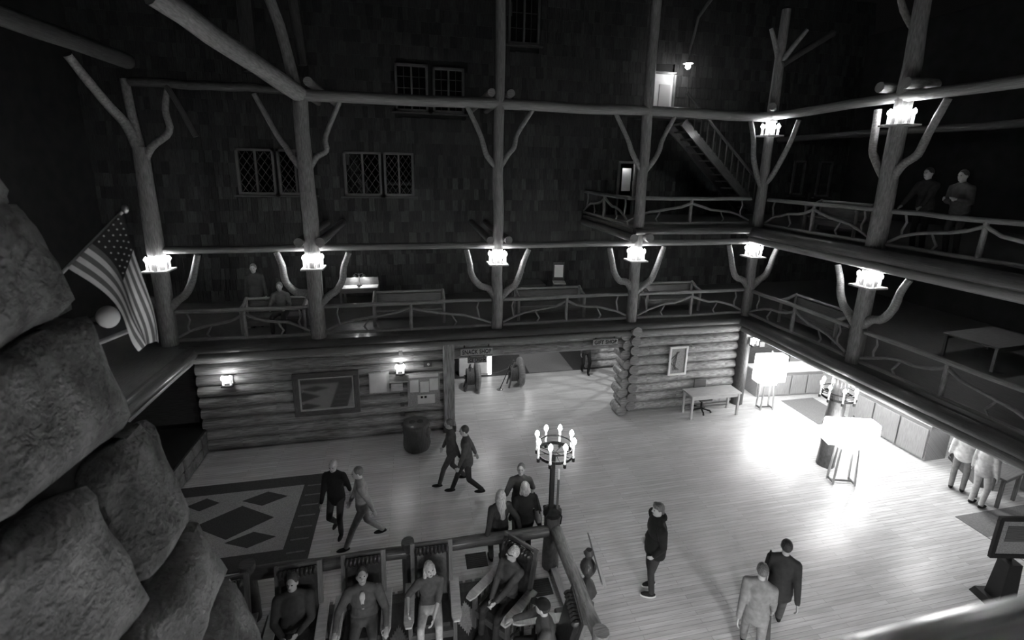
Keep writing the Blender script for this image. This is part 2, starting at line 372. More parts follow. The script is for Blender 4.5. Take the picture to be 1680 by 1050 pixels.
# --- shingled wall
SW = thing('wall_shingles', 'tall dark shingled wall behind the hall-side balcony', 'wall', (0, 16.0, 0)); del SW['category']; struct(SW)
obj('backing', MB().box((3.5, .12, 8.2), (25, .1, 11)), 'wall_dark', SW)
holes = [(-1.98, .10, 6.2, 7.62), (-5.2, -2.9, 6.2, 7.62), (-.40, 1.78, 8.85, 10.3), (3.18, 4.2, 11.05, 13.0), (7.25, 7.85, 5.6, 7.5), (8.2, 9.1, 9.0, 10.55)]
sh_meshes = []
def shingle_mb(w, h, t=.022):
    k = MB()
    pts = [(-w / 2, 0, h), (-w / 2, -t * 1.6, 0), (w / 2, -t * 1.6, 0), (w / 2, 0, h)]
    k.v = [(-w / 2, -.006, h), (w / 2, -.006, h), (w / 2, -.006 - t, 0), (-w / 2, -.006 - t, 0), (-w / 2, .01, h), (w / 2, .01, h), (w / 2, .01, 0), (-w / 2, .01, 0)]
    for q in ((0, 3, 2, 1), (0, 1, 5, 4), (2, 3, 7, 6), (1, 2, 6, 5), (3, 0, 4, 7)): k.face(q)
    return k
EXPO = .36
wids = (.12, .15, .18, .22, .26)
for wv in wids: sh_meshes.append([shingle_mb(wv - .008, EXPO + .05).mesh('shingle', 'shingle%d' % i) for i in range(4)])
cand = []
z = Z2; row = 0
while z < 13.2:
    x = -9 + random.random() * .1
    while x < 16.9:
        k = random.randrange(5); wv = wids[k]; cx = x + wv / 2; x += wv
        if any(a < cx < b and c - .1 < z + EXPO / 2 < d + .1 for a, b, c, d in holes): continue
        s = random.choice((0, 1, 1, 2, 2, 3)) if z < 6.6 else random.choice((0, 1, 1, 2))
        cand.append((abs(cx - 4.4) * .75 + abs(z - 4.9), cx, z + random.uniform(-.015, .015), k, s))
    z += EXPO; row += 1
cand.sort()
for d_, cx, z, k, s in cand[:300]:
    o = bpy.data.objects.new('shingle', sh_meshes[k][s]); C.objects.link(o); o.parent = SW; o.location = (cx, 0, z)
rest = MB()
for d_, cx, z, k, s in cand[300:]:
    m_ = shingle_mb(wids[k] - .008, EXPO + .05); kk = len(rest.v); rest.cur = s
    rest.v += [(a + cx, b, c + z) for a, b, c in m_.v]
    for f in m_.f: rest.face([i + kk for i in f])
o = obj('shingles', rest, ['shingle0', 'shingle1', 'shingle2', 'shingle3'], SW); o['kind'] = 'stuff'; o['label'] = 'weathered wooden shingles covering the rest of the wall'

# --- windows on the shingled wall
WN = [0]
def window(x0, x1, z0, z1, leaves=2, lattice=True, y=15.98, label='dark leaded window'):
    WN[0] += 1
    w = thing('window_%d' % WN[0], label, 'window', ((x0 + x1) / 2, y, z0)); del w['category']; struct(w)
    W = x1 - x0; H = z1 - z0; f = MB()
    for a in (-W / 2, W / 2): f.box((a, -.02, H / 2), (.07, .10, H + .07))
    f.box((0, -.02, 0), (W + .07, .10, .07)); f.box((0, -.02, H), (W + .07, .10, .07))
    obj('window_frame', f, 'board', w)
    obj('window_sill', MB().box((0, -.05, -.08), (W + .3, .16, .05)), 'log_dark', w)
    lw = W / leaves
    for i in range(leaves):
        cx = -W / 2 + lw * (i + .5)
        obj('pane', MB().box((cx, .03, H / 2), (lw - .05, .012, H - .05)), 'pane', w)
        if i: obj('mullion', MB().box((-W / 2 + lw * i, -.015, H / 2), (.055, .08, H - .05)), 'board', w)
        b = MB(); hw = lw / 2 - .03; hh = H - .06
        if lattice:
            sp = hw * 2 / 2.0; sl = 1.45
            k = -4
            for sgn in (1, -1):
                for kk in range(-6, 14):
                    # z = sgn*sl*x + c clipped to the leaf
                    c = kk * sp * sl
                    xs = []
                    for xv in (-hw, hw):
                        zv = sgn * sl * xv + c
                        if .03 <= zv <= hh: xs.append((xv, zv))
                    for zv in (.03, hh):
                        xv = (zv - c) / (sgn * sl)
                        if -hw < xv < hw: xs.append((xv, zv))
                    if len(xs) >= 2:
                        a_, b_ = xs[0], xs[1]
                        if (a_[0] - b_[0]) ** 2 + (a_[1] - b_[1]) ** 2 > .01:
                            b.bar((cx + a_[0], .015, a_[1]), (cx + b_[0], .015, b_[1]), .012, .018, (0, 1, 0))
        else:
            b.box((cx, .015, H / 2), (.016, .014, hh))
            for q in range(1, 4): b.box((cx, .015, H * q / 4), (hw * 2, .014, .016))
        obj('glazing_bars', b, 'log_dark', w)
    return w
window(-2.02, -.95, 6.28, 7.58, 2, True, label='leaded diamond-pane window pair, the one nearer the tall branched post')
window(-.80, .07, 6.28, 7.58, 2, True, label='leaded diamond-pane window with lamp glints on its glass')
window(-5.1, -4.1, 6.3, 7.6, 2, True, label='leaded diamond-pane window behind the branched corner post')
window(-3.95, -3.0, 6.3, 7.6, 2, True, label='leaded diamond-pane window directly behind the branched post')
window(-.36, .58, 8.92, 10.25, 2, False, label='small upper square-pane window, one of a pair over the long beam')
window(.80, 1.72, 8.92, 10.2, 2, False, label='small upper square-pane window nearer the straight post')
window(3.2, 4.15, 11.1, 12.9, 2, False, label='topmost square-pane window beside the straight post')
window(14.5, 14.95, 6.4, 7.65, 1, True, label='narrow diamond-pane window behind the upper lamp of the corner post')
window(15.65, 16.2, 6.35, 7.65, 1, True, label='narrow diamond-pane window behind the slatted third-floor settle')

# ================================================================== POSTS, BEAMS, LAMPS
def post(label, x, y, segs, braces=(), group='branched log posts of the balconies', extra=()):
    """segs: (z0,z1,r0,r1); braces: list of paths relative to the post foot, with radii"""
    p = thing('log_post', label, 'post', (x, y, segs[0][0]), 0, group); zb = segs[0][0]
    for z0, z1, r0, r1 in segs:
        k = max(3, int((z1 - z0) / .7))
        obj('trunk', MB().tube(wobble((0, 0, z0 - zb), (0, 0, z1 - zb), k, .018), [r0 + (r1 - r0) * i / k for i in range(k + 1)], 12, True, .035), 'log', p, True)
    for path, r0, r1 in braces:
        pts = [Vector((a, b, c - zb)) for a, b, c in path]
        # smooth the path
        fine = []
        for i in range(len(pts) - 1):
            p0 = pts[max(i - 1, 0)]; p1 = pts[i]; p2 = pts[i + 1]; p3 = pts[min(i + 2, len(pts) - 1)]
            for q in range(4):
                t = q / 4; fine.append(.5 * ((2 * p1) + (p2 - p0) * t + (2 * p0 - 5 * p1 + 4 * p2 - p3) * t * t + (3 * p1 - p0 - 3 * p2 + p3) * t ** 3))
        fine.append(pts[-1]); n = len(fine) - 1
        obj('brace', MB().tube(fine, [r0 + (r1 - r0) * i / n for i in range(n + 1)], 10, True, .05), 'log', p, True)
    for a in extra: obj('branch', a, 'log', p, True)
    return p
def low_braces(s=1.0, ax='x', flip=0):
    out = []
    for sg in (-1, 1):
        path = [(0, 3.68), (.30, 3.98), (.50, 4.12), (.64, 4.38), (.72, 4.72), (.86, 5.08)] if (sg > 0) ^ flip else [(0, 3.72), (.22, 4.02), (.46, 4.12), (.66, 4.40), (.74, 4.75), (.84, 5.08)]
        jit = [(a * s + random.uniform(-.025, .025) * (i > 0), z + random.uniform(-.03, .03)) for i, (a, z) in enumerate(path)]
        out.append(([((sg * a, 0, z) if ax == 'x' else (0, sg * a, z)) for a, z in jit], .105, .068))
    return out
def high_braces(s=1.0, z0=7.15, z1=8.72, ax='x'):
    out = []
    for sg in (-1, 1):
        path = [(0, z0), (.25, z0 + .38), (.42, z0 + .62), (.50, z0 + .92), (.88, z1)]
        jit = [(a * s + random.uniform(-.05, .05) * (i > 0), z + random.uniform(-.05, .05) * (i > 0)) for i, (a, z) in enumerate(path)]
        out.append(([((sg * a, 0, z) if ax == 'x' else (0, sg * a, z)) for a, z in jit], .075, .055))
    return out
# main posts
post('straight log post between the two middle benches of the hall-side balcony', 2.21, YP, [(Z2, 5.12, .15, .145), (5.12, 8.6, .14, .13), (8.6, 13, .125, .115)], low_braces() + high_braces())
post('log post standing where the third-floor landing begins', 6.22, YP, [(Z2, 5.12, .155, .15), (5.12, 8.6, .15, .135), (8.6, 13, .14, .12)], low_braces() + high_braces(1.0, 7.1))
post('thick log post whose heavy diagonal log rises from its head', -2.42, YP, [(Z2, 5.12, .18, .175), (5.12, 8.7, .19, .165)], low_braces(1.0) + high_braces(1.05, 6.95), extra=[
    MB().tube(wobble((0, 0, 8.55 - Z2), (-.55, 0, 11.2 - Z2), 5, .03), [.14, .13, .12, .12, .11, .1], 10, True, .05)])
post('forked log post beside the flag lamp', XL, YP, [(Z2, 5.12, .19, .18), (5.12, 7.5, .185, .15)], low_braces(1.0) + [
    ([(0, 0, 7.3), (-.12, -.1, 7.9), (-.3, -.3, 8.3), (-.42, -.6, 8.7), (-.55, -.9, 9.15)], .11, .08),
    ([(0, 0, 7.4), (-.05, 0, 8.0), (-.1, 0, 8.9)], .10, .085),
    ([(0, 0, 7.1), (.22, 0, 7.5), (.62, 0, 7.85), (.60, 0, 8.3), (.72, 0, 8.85)], .085, .06)])
post('log post at the corner where hall-side and desk-side balconies meet', XP, YP, [(Z2, 5.12, .15, .14), (5.12, 8.6, .15, .12), (8.6, 11.5, .15, .11)],
     low_braces() + [([(-.0, 0, 6.75), (-.22, 0, 7.1), (-.42, 0, 7.6), (-.50, 0, 8.1), (-.66, 0, 8.6)], .08, .06), ([(0, 0, 6.8), (.1, -.22, 7.15), (.16, -.42, 7.6), (.2, -.62, 8.1), (.2, -.78, 8.6)], .08, .06),
      ([(0, 0, 10.1), (-.15, 0, 10.5), (-.4, 0, 11.0)], .08, .05), ([(0, 0, 10.1), (.1, -.3, 10.5), (.3, -.5, 10.9)], .08, .05)])
post('thick log post of the desk-side balcony with the brightest lamps', XP + .05, 8.45, [(Z2, 5.12, .17, .165), (5.12, 8.7, .2, .16), (8.7, 11.6, .17, .13)],
     low_braces(1.0, 'y') + [([(0, 0, 7.0), (-.05, .3, 7.45), (0, .5, 7.75), (0, .52, 8.15), (0, .55, 8.6)], .09, .07), ([(0, 0, 7.0), (-.02, -.24, 7.4), (0, -.5, 7.62), (0, -.62, 8.0), (0, -.85, 8.65)], .09, .07),
      ([(0, 0, 10.0), (-.1, .3, 10.5), (-.2, .5, 11.2)], .08, .05)])
for yy, lb in ((4.6, 'log post of the desk-side balcony out past the sign stand'),):
    post(lb, XP + .05, yy, [(Z2, 5.12, .17, .165), (5.12, 8.7, .18, .15)], low_braces(1.0, 'y'))
post('log post of the balcony behind the chimney', XL, 7.3, [(Z2, 5.2, .18, .17)], low_braces(1.0, 'y'))
# posts under the desk-side balcony
g = 'log posts under the desk-side balcony'
o = thing('log_post', 'dark log post behind the low wide-shaded lamp', 'post', (10.1, 8.66, 0), 0, g); obj('trunk', log_mb((0, 0, 0), (0, 0, 2.7), .2, .17, 5, .02), 'log_dark', o, True)
o = thing('log_post', 'dark round post where the log wall meets the front desk', 'post', (10.0, 11.98, 0), 0, g); obj('trunk', log_mb((0, 0, 0), (0, 0, 2.7), .2, .2, 5, .01), 'log_dark', o, True)
# unseen near-side posts, added to carry fill lamps below the viewer's balcony
for x in (4.6, 8.6): post('unseen log post added below the viewing balcony to carry a fill lamp', x, .2, [(0, 5.5, .18, .17)], (), 'viewing-side posts')

post('unseen log post added on the viewing third floor to carry a fill lamp', 3.3, -.1, [(Z3, 9, .15, .14)], (), 'viewing-side posts')
# beams
def beam(label, a, b, r, m='log', k=9, amp=.02):
    base = Vector(a); o = thing('log_beam', label, 'beam', base); obj('log', log_mb((0, 0, 0), Vector(b) - base, r, r, k, amp, 12, .04), m, o, True); return o
beam('long log beam over the lamps of the hall-side second-floor balcony', (XL, YP, 5.20), (XP, YP, 5.20), .085)
beam('long upper log beam crossing in front of the shingled wall', (-2.42, YP, 8.74), (XP, YP, 8.74), .13)
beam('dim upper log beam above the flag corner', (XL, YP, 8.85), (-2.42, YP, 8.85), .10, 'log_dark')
beam('upper log beam over the desk-side third-floor lamps', (XP, YP, 8.76), (XP, 1, 8.80), .11)
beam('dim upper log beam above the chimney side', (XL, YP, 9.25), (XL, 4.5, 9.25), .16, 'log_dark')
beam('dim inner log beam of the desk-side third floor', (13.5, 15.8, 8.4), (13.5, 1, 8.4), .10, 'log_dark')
# heavy diagonal log from upper left to the post head and its companions
beam('heavy pale diagonal log running up from the thick post', (-2.42, YP - .05, 8.75), (-4.03, 9.5, 9.85), .19, 'log', 6, .02)
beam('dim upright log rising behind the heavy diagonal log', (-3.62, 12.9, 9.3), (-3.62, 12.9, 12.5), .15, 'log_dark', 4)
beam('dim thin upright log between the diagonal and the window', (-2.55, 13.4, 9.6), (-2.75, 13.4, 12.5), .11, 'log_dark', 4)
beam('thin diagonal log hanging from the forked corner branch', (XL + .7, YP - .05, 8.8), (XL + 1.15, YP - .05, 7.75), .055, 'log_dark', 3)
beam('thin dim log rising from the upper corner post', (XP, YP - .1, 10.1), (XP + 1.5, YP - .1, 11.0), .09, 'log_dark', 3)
# pairs of joists straddling the posts
for x, z, r, m in ((2.21, 5.37, .10, 'log'), (6.22, 5.37, .12, 'log'), (-2.42, 5.38, .11, 'log'), (2.21, 8.97, .095, 'log'), (-2.42, 9.0, .1, 'log')):
    for sg in (-1, 1):
        nm = {2.21: 'straight post', 6.22: 'landing post', -2.42: 'thick post'}[x]
        o = thing('log_joist', 'sawn log joist on the %s beam against the %s, on its %s side' % ('lower' if z < 7 else 'upper', nm, 'chimney' if sg < 0 else 'front desk'), 'joist', (x + sg * (.24), YP - .28, z), 0, 'joists straddling the posts')
        obj('log', log_mb((0, 0, 0), (0, 4.0, .02), r, r * .95, 4, .01, 12, .04), m, o, True)
for sy in (-.28, .28):
    o = thing('log_joist', 'joist end lit above the upper lamp of the desk-side post, on its %s side' % ('watchers' if sy < 0 else 'corner post'), 'joist', (XP - .32, 8.45 + sy, 9.0), 0, 'joists over the desk-side balcony'); obj('log', log_mb((0, 0, 0), (.75, 0, 0), .11, .11, 2, .01), 'log', o, True)
o = thing('log_joist', 'joist end lit above the upper lamp of the corner post', 'joist', (XP - .3, YP - .32, 8.98), 0, 'joists over the desk-side balcony'); obj('log', log_mb((0, 0, 0), (.6, .6, 0), .1, .1, 2, .01), 'log', o, True)

# post lamps: square board collar with upright candle bulbs
def candle(parent, loc, h=.17, r=.024, bulb='bulb', br=.043):
    c = MB().lathe([(r * 1.25, 0), (r * 1.25, .02), (r, .025), (r, h)], n=8); c = obj('candle', c, 'candle', parent, True); c.location = loc
    b = MB().lathe([(.012, 0), (br * .75, .02), (br, .05), (br * .8, .085), (br * .3, .115), (.004, .125)], n=10); b = obj('bulb', b, bulb, c, True); b.location = (0, 0, h)
    return c
def post_lamp(label, x, y, z, pr, power=1.0, n=8):
    L = thing('post_lamp', label, 'lamp', (x, y, z), 0, 'candle lamps on the balcony posts')
    s = .26
    for a, b, w, d in ((0, -s + .06, 2 * s, .13), (0, s - .06, 2 * s, .13), (-s + .06, 0, .13, 2 * s - .26), (s - .06, 0, .13, 2 * s - .26)):
        obj('collar_board', MB().box((a, b, 0), (w, d, .045)), 'board_pale', L, bevel=.008)
    for i in range(n):
        a = 2 * math.pi * (i + .5) / n; q = .21 / max(abs(math.cos(a)), abs(math.sin(a))) if n == 8 else .21
        q = min(q, .26); candle(L, (q * math.cos(a) * .95, q * math.sin(a) * .95, .022), .19)
    for i in range(4):
        a = math.pi / 4 + i * math.pi / 2
        point_light((.225 * math.cos(a), .225 * math.sin(a), .22), POST_W * power, .03, L)
    return L
post_lamp('glowing candle lamp on the straight middle post', 2.21, YP, 4.70, .15)
post_lamp('glowing candle lamp on the post below the landing', 6.22, YP, 4.70, .15)
post_lamp('glowing candle lamp on the thick branched post', -2.42, YP, 4.70, .17)
post_lamp('glowing candle lamp next to the flag', XL, YP, 4.73, .18)
post_lamp('glowing candle lamp at the lower level of the corner post', XP, YP, 4.73, .15)
post_lamp('glowing candle lamp at the lower level of the desk-side post', XP + .05, 8.45, 4.73, .16)
post_lamp('glowing candle lamp at the upper level of the corner post', XP, YP, 8.22, .15, .5)
post_lamp('glowing candle lamp at the upper level of the desk-side post', XP + .05, 8.45, 8.22, .18, .5)
post_lamp('unseen fill lamp added on a viewing-side post', 4.6, .2, 4.7, .17, 1.4); post_lamp('unseen fill lamp added on the other viewing-side post', 8.6, .2, 4.7, .17, 1.4)  # lamps added behind the camera as fill for the lobby

post_lamp('unseen fill lamp added on the viewing third-floor post', 3.3, -.1, 8.0, .15, .9)  # added out of view to light the diagonal log, stones and flag
post_lamp('unseen fill lamp added on the post hidden behind the chimney', XL, 7.3, 4.72, .18, 2.5)  # added out of sight to brighten the chimney side of the floor
# ring lamps
def ring_lamp(L, z, R=.30, n=8):
    for zz, nm in ((z, 'ring'), (z + .15, 'ring')):
        pts = [(R * math.cos(2 * math.pi * i / 24), R * math.sin(2 * math.pi * i / 24)) for i in range(25)]
        m_ = MB()
        for i in range(24):
            a, b = pts[i], pts[i + 1]; m_.bar((a[0], a[1], zz), (b[0], b[1], zz), .014, .055 if zz == z else .022)
        obj(nm, m_, 'iron', L)
    sp = MB()
    for i in range(4):
        a = math.pi * i / 4; sp.bar((R * math.cos(a), R * math.sin(a), z), (-R * math.cos(a), -R * math.sin(a), z), .008, .012)
    obj('spokes', sp, 'iron', L)
    for i in range(n):
        a = 2 * math.pi * (i + .3) / n; x, y = (R + .02) * math.cos(a), (R + .02) * math.sin(a)
        c = candle(L, (x, y, z - .02), .26, .02, 'bulb', .04)
        k = obj('cup', MB().lathe([(.028, -.07), (.03, 0)], n=8), 'iron', c)
        if i % 2 == 0: point_light(((R + .12) * math.cos(a), (R + .12) * math.sin(a), z + .34), POST_W * 1.1, .04, L)
N = thing('newel_lamp', 'tall newel post carrying a ring of candle bulbs at the rail corner', 'lamp', (2.33, 6.98, 0))
obj('post', log_mb((0, 0, 0), (0, 0, 1.17), .155, .145, 4, .006, 14, .03), 'log_dark', N, True)
obj('iron_collar', MB().lathe([(.17, 1.12), (.175, 1.19), (.1, 1.24), (.06, 1.26)], n=10), 'iron', N)
for a in (.6, 2.2, 3.8, 5.4): obj('iron_strap', MB().tube([(.16 * math.cos(a), .16 * math.sin(a), 1.2), (.2 * math.cos(a), .2 * math.sin(a), 1.17), (.18 * math.cos(a), .18 * math.sin(a), 1.0)], .014, 6), 'iron', N)
obj('pole', MB().box((-.03, 0, 1.75), (.075, .075, 1.12)), 'iron', N)
obj('handle_rod', MB().tube([(.075, -.04, 1.0), (.075, -.04, 1.85)], .022, 8), 'board', N); obj('rod_tip', MB().tube([(.075, -.04, 1.85), (.075, -.04, 2.05)], .018, 8), 'white', N)
ring_lamp(N, 2.36, .31)
RL = thing('ring_lamp', 'ring of candle bulbs around the dark post by the front desk', 'lamp', (10.1, 8.66, 1.75)); ring_lamp(RL, .15, .36)
obj('bracket', MB().bar((-.34, 0, .13), (.34, 0, .13), .03, .05).bar((0, -.34, .13), (0, .34, .13), .03, .05), 'iron', RL)
# wall sconces
def sconce(label, x, y, z, pw=1.0):
    S = thing('wall_sconce', label, 'sconce', (x, y, z), 0, 'candle sconces on the log wall')
    obj('backplate', MB().box((0, 0, 0), (.2, .03, .26)), 'board_pale', S); obj('arm', MB().box((0, -.09, -.09), (.24, .16, .03)), 'iron', S)
    for dx in (-.085, .085): candle(S, (dx, -.11, -.07), .13, .022, 'small_bulb', .045)
    point_light((0, -.22, .12), 4.2 * pw, .05, S)
sconce('candle sconce above the notice boards', -.42, 11.93, 1.95); sconce('candle sconce alone on the log wall beyond the wide mirror', -4.56, 11.93, 1.95, .8)
sconce('bright candle sconce at the corner beside the front desk', 10.1, 11.72, 2.15, 2.0)

# ================================================================== RAILINGS
def railing(label, a, b, z, top=.82, group='rustic branch railings', segs=1, dim=False):
    a = Vector((a[0], a[1], z)); b = Vector((b[0], b[1], z)); L = (b - a).length; ang = math.atan2(b.y - a.y, b.x - a.x)
    T = thing('branch_railing', label, 'railing', a, ang, group); m = 'log_dark' if dim else 'log'
    obj('top_rail', log_mb((0, 0, top), (L, 0, top), .055, .05, 6, .015, 9, .06), m, T, True)
    obj('bottom_rail', log_mb((0, 0, .10), (L, 0, .10), .045, .045, 6, .012, 8, .06), m, T, True)
    for s in range(segs):
        x0 = L * s / segs; x1 = L * (s + 1) / segs; xm = (x0 + x1) / 2
        obj('upright', log_mb((xm, 0, .1), (xm, 0, top), .05, .045, 3, .01, 8, .05), m, T, True)
        for e in (x0, x1):
            p = [Vector((e, 0, .17)).lerp(Vector((xm, 0, top - .08)), t) + Vector((0, random.uniform(-.02, .02), .07 * math.sin(t * 6.3 * .9) + random.uniform(-.02, .02))) for t in (0, .17, .34, .5, .67, .84, 1)]
            obj('curved_branch', MB().tube(p, [.032, .034, .036, .036, .038, .038, .04], 8, True, .07), m, T, True)
            for tt, up in ((.5, 0), (.16, 1)):
                xx = e + (xm - e) * tt; zc = .17 + (top - .25) * tt; sg = random.choice((-1, 1))
                if up: pts = [(xx, 0, top - .03), (xx + .05 * sg, 0, top - .2), (xx - .01, 0, (top + zc) / 2 - .1), (xx + .02, 0, zc + .04)]
                else: pts = [(xx, 0, zc), (xx + .06 * sg, 0, zc - .12), (xx + .12 * sg, 0, zc - .22), (xx + .05 * sg, 0, .12)]
                obj('twig', MB().tube(pts, [.022, .024, .026, .024], 7, True, .1), m, T, True)
    return T
railing('branch railing in front of the lamp-lit desk, from thick to straight post', (-2.25, YP), (2.05, YP), Z2, segs=1)
railing('branch railing in front of the settle with the paper chair behind', (2.38, YP), (6.05, YP), Z2)
railing('branch railing in front of the short end bench of the hall-side balcony', (6.4, YP), (9.88, YP), Z2)
railing('branch railing between the flag lamp and the thick post', (XL + .2, YP), (-2.62, YP), Z2)
railing('branch railing of the desk-side second floor between corner and desk-side post', (XP, YP - .2), (XP, 8.65), Z2)
railing('branch railing of the desk-side second floor past the desk-side post', (XP, 8.25), (XP, 4.8), Z2, dim=False)
railing('branch railing of the third-floor landing', (6.0, YP + .22), (9.9, YP + .22), Z3)
railing('branch railing of the third floor between corner and desk-side post', (XP + .1, YP - .2), (XP + .1, 8.65), Z3)
railing('branch railing of the third floor in front of the two watchers', (XP + .1, 8.25), (XP + .1, 4.8), Z3)
railing('short end railing of the third-floor landing', (6.0, YP + .22), (6.0, 15.9), Z3)
# near log rail by the viewer
o = thing('log_rail', 'thick shiny log rail of the viewing balcony', 'rail', (-1.5, .605, 6.105)); obj('log', log_mb((0, 0, 0), (6.5, .0, 0), .10, .10, 9, .004, 18, .012), 'log_pale', o, True)
o = thing('log_post', 'post carrying the shiny log rail', 'post', (3.4, .60, Z3 - .3)); obj('trunk', log_mb((0, 0, 0), (0, 0, .75), .09, .09), 'log', o, True)

# ================================================================== DOORS, STAIR ON THE UPPER LEVELS
d = thing('door_1', 'tall narrow lit doorway on the third-floor landing', 'door', (7.55, 16.0, Z3)); del d['category']; struct(d)
fr = MB().box((-.31, -.04, .92), (.07, .14, 1.86)).box((.31, -.04, .92), (.07, .14, 1.86)).box((0, -.04, 1.86), (.69, .14, .07)); obj('door_frame', fr, 'log', d)
obj('door_leaf', MB().box((.05, .09, .92), (.5, .04, 1.82)), 'plaster', d); obj('door_panel', MB().box((.05, .06, 1.25), (.34, .02, .8)), 'white', d)  # pale leaf stands in for the lit room behind the doorway
point_light((-.05, -.08, 1.72), 1.6, .03, d)
d = thing('door_2', 'white door glowing beside the bare bulb high on the wall', 'door', (8.68, 15.95, 9.05)); del d['category']; struct(d)
obj('door_frame', MB().box((-.4, 0, .72), (.08, .12, 1.44)).box((.4, 0, .72), (.08, .12, 1.44)).box((0, 0, 1.44), (.88, .12, .08)), 'log', d)
obj('door_leaf', MB().box((0, 0, .70), (.72, .05, 1.4)), 'white', d); obj('door_panel', MB().box((.05, -.035, .62), (.42, .02, .9)), 'plaster', d)
slab('floor_landing', 7.7, 10.2, 15.2, 16, 9.02, 'board', .1, 'small landing under the white upper door')
B = thing('hanging_bulb', 'bare round bulb hanging from a crooked branch', 'lamp', (9.2, 15.35, 10.62))
obj('bulb', MB().ell((0, 0, 0), (.085, .085, .085), n=14, m=10), 'small_bulb', B, True); obj('shade', MB().lathe([(.17, .09), (.12, .115), (.04, .16), (.03, .2)], n=12), 'white', B, True)
obj('branch', MB().tube([(0, 0, .18), (.03, 0, .6), (.12, 0, 1.0), (.2, 0, 1.5), (.5, .1, 1.9), (.8, .3, 2.2)], [.03, .035, .045, .05, .06, .06], 8, True, .06), 'log', B, True)
point_light((-.02, .12, -.16), 13, .07, B)
st = thing('staircase', 'dim wooden staircase climbing from the third-floor corner', 'staircase', (11.9, 14.3, Z3))
a0, a1 = Vector((0, 0, .13)), Vector((-3.3, 0, 3.1))
for yy in (0, .95): obj('stringer', MB().bar(a0 + Vector((0, yy, 0)), a1 + Vector((0, yy, 0)), .07, .26), 'board_dark', st)
for i in range(13):
    p = a0.lerp(a1, (i + .5) / 13); obj('tread', MB().box((p.x, .47, p.z + .1), (.28, .9, .04)), 'board', st)
    q = MB().tube([(p.x, -.02, p.z + .1), (p.x, -.02, p.z + .85)], .022, 7); obj('baluster', q, 'log_dark', st, True)
obj('handrail', MB().tube([tuple(a0 + Vector((0, -.02, .9))), tuple(a1 + Vector((0, -.02, .9)))], .045, 8), 'log_dark', st, True)

# ================================================================== STONE CHIMNEY
CH = thing('stone_chimney', 'huge battered chimney of rough boulders beside the flag', 'chimney', (-4.6, 2.6, 0))
def chx(z): return -1.42 - .25 * z            # world x of the right face
def chy(z): return 4.95 - .07 * z             # world y of the far face
H_CH = 12.0
core = MB(); k = []
for z in (0, H_CH):
    x1, y1 = chx(z) - .12, chy(z) - .12
    k.append([(-7.5 + .25 * z, .4, z), (x1, .4, z), (x1, y1, z), (-7.5 + .25 * z, y1, z)])
core.v = k[0] + k[1]
for q in ((0, 1, 5, 4), (1, 2, 6, 5), (2, 3, 7, 6), (3, 0, 4, 7), (4, 5, 6, 7)): core.face(q)
obj('core', core, 'mortar', CH, base=(-4.6, 2.6, 0))
rs = random.Random(21)
def stone(quad, depth, m):
    a, b, c, d = [Vector(q) for q in quad]; n = (b - a).cross(d - a).normalized(); G = 10; mb = MB(); cen = (a + b + c + d) / 4
    tl = Vector((rs.uniform(-1, 1), rs.uniform(-1, 1), rs.uniform(-1, 1))) * .06
    for i in range(G + 1):
        for j in range(G + 1):
            u, v = i / G, j / G; p = a.lerp(b, u).lerp(d.lerp(c, u), v)
            e = min(u, 1 - u, v, 1 - v); bul = min(1, e * 6) ** .6
            nz = mnoise.fractal(p * 1.7 + cen * 3, 1.0, 2.0, 5) * .075 + mnoise.noise(p * 7) * .018
            hgt = depth * (.2 + .8 * bul) + nz * (.4 + .6 * bul) + (p - cen).dot(tl)
            cu, cv = (u - .5) * 2, (v - .5) * 2; cut = max(0, abs(cu) + abs(cv) - 1.65) * .22
            edge = Vector((mnoise.noise(p * 2.3), mnoise.noise(p * 2.3 + Vector((9, 2, 4))), mnoise.noise(p * 2.3 + Vector((1, 7, 3))))) * .05
            p = p.lerp(cen, cut) + (edge - n * edge.dot(n)); mb.v.append(tuple(p + n * hgt))
    for i in range(G):
        for j in range(G):
            q = i * (G + 1) + j; mb.face((q, q + G + 1, q + G + 2, q + 1))
    nb = len(mb.v); ring = [i * (G + 1) for i in range(G)] + [G * (G + 1) + j for j in range(G)] + [i * (G + 1) + G for i in range(G, 0, -1)] + [j for j in range(G, 0, -1)]
    for r in ring: mb.v.append(tuple(Vector(mb.v[r]) - n * (depth + .12)))
    for t in range(len(ring)):
        t2 = (t + 1) % len(ring); mb.face((ring[t2], ring[t], nb + t, nb + t2))
    return obj('stone', mb, m, CH, True, base=(-4.6, 2.6, 0))
heights = [.95, .8, 1.1, .75, 1.25, 1.05, .95, 1.3, .9, 1.1, 1.0, .9]
z = 0.0
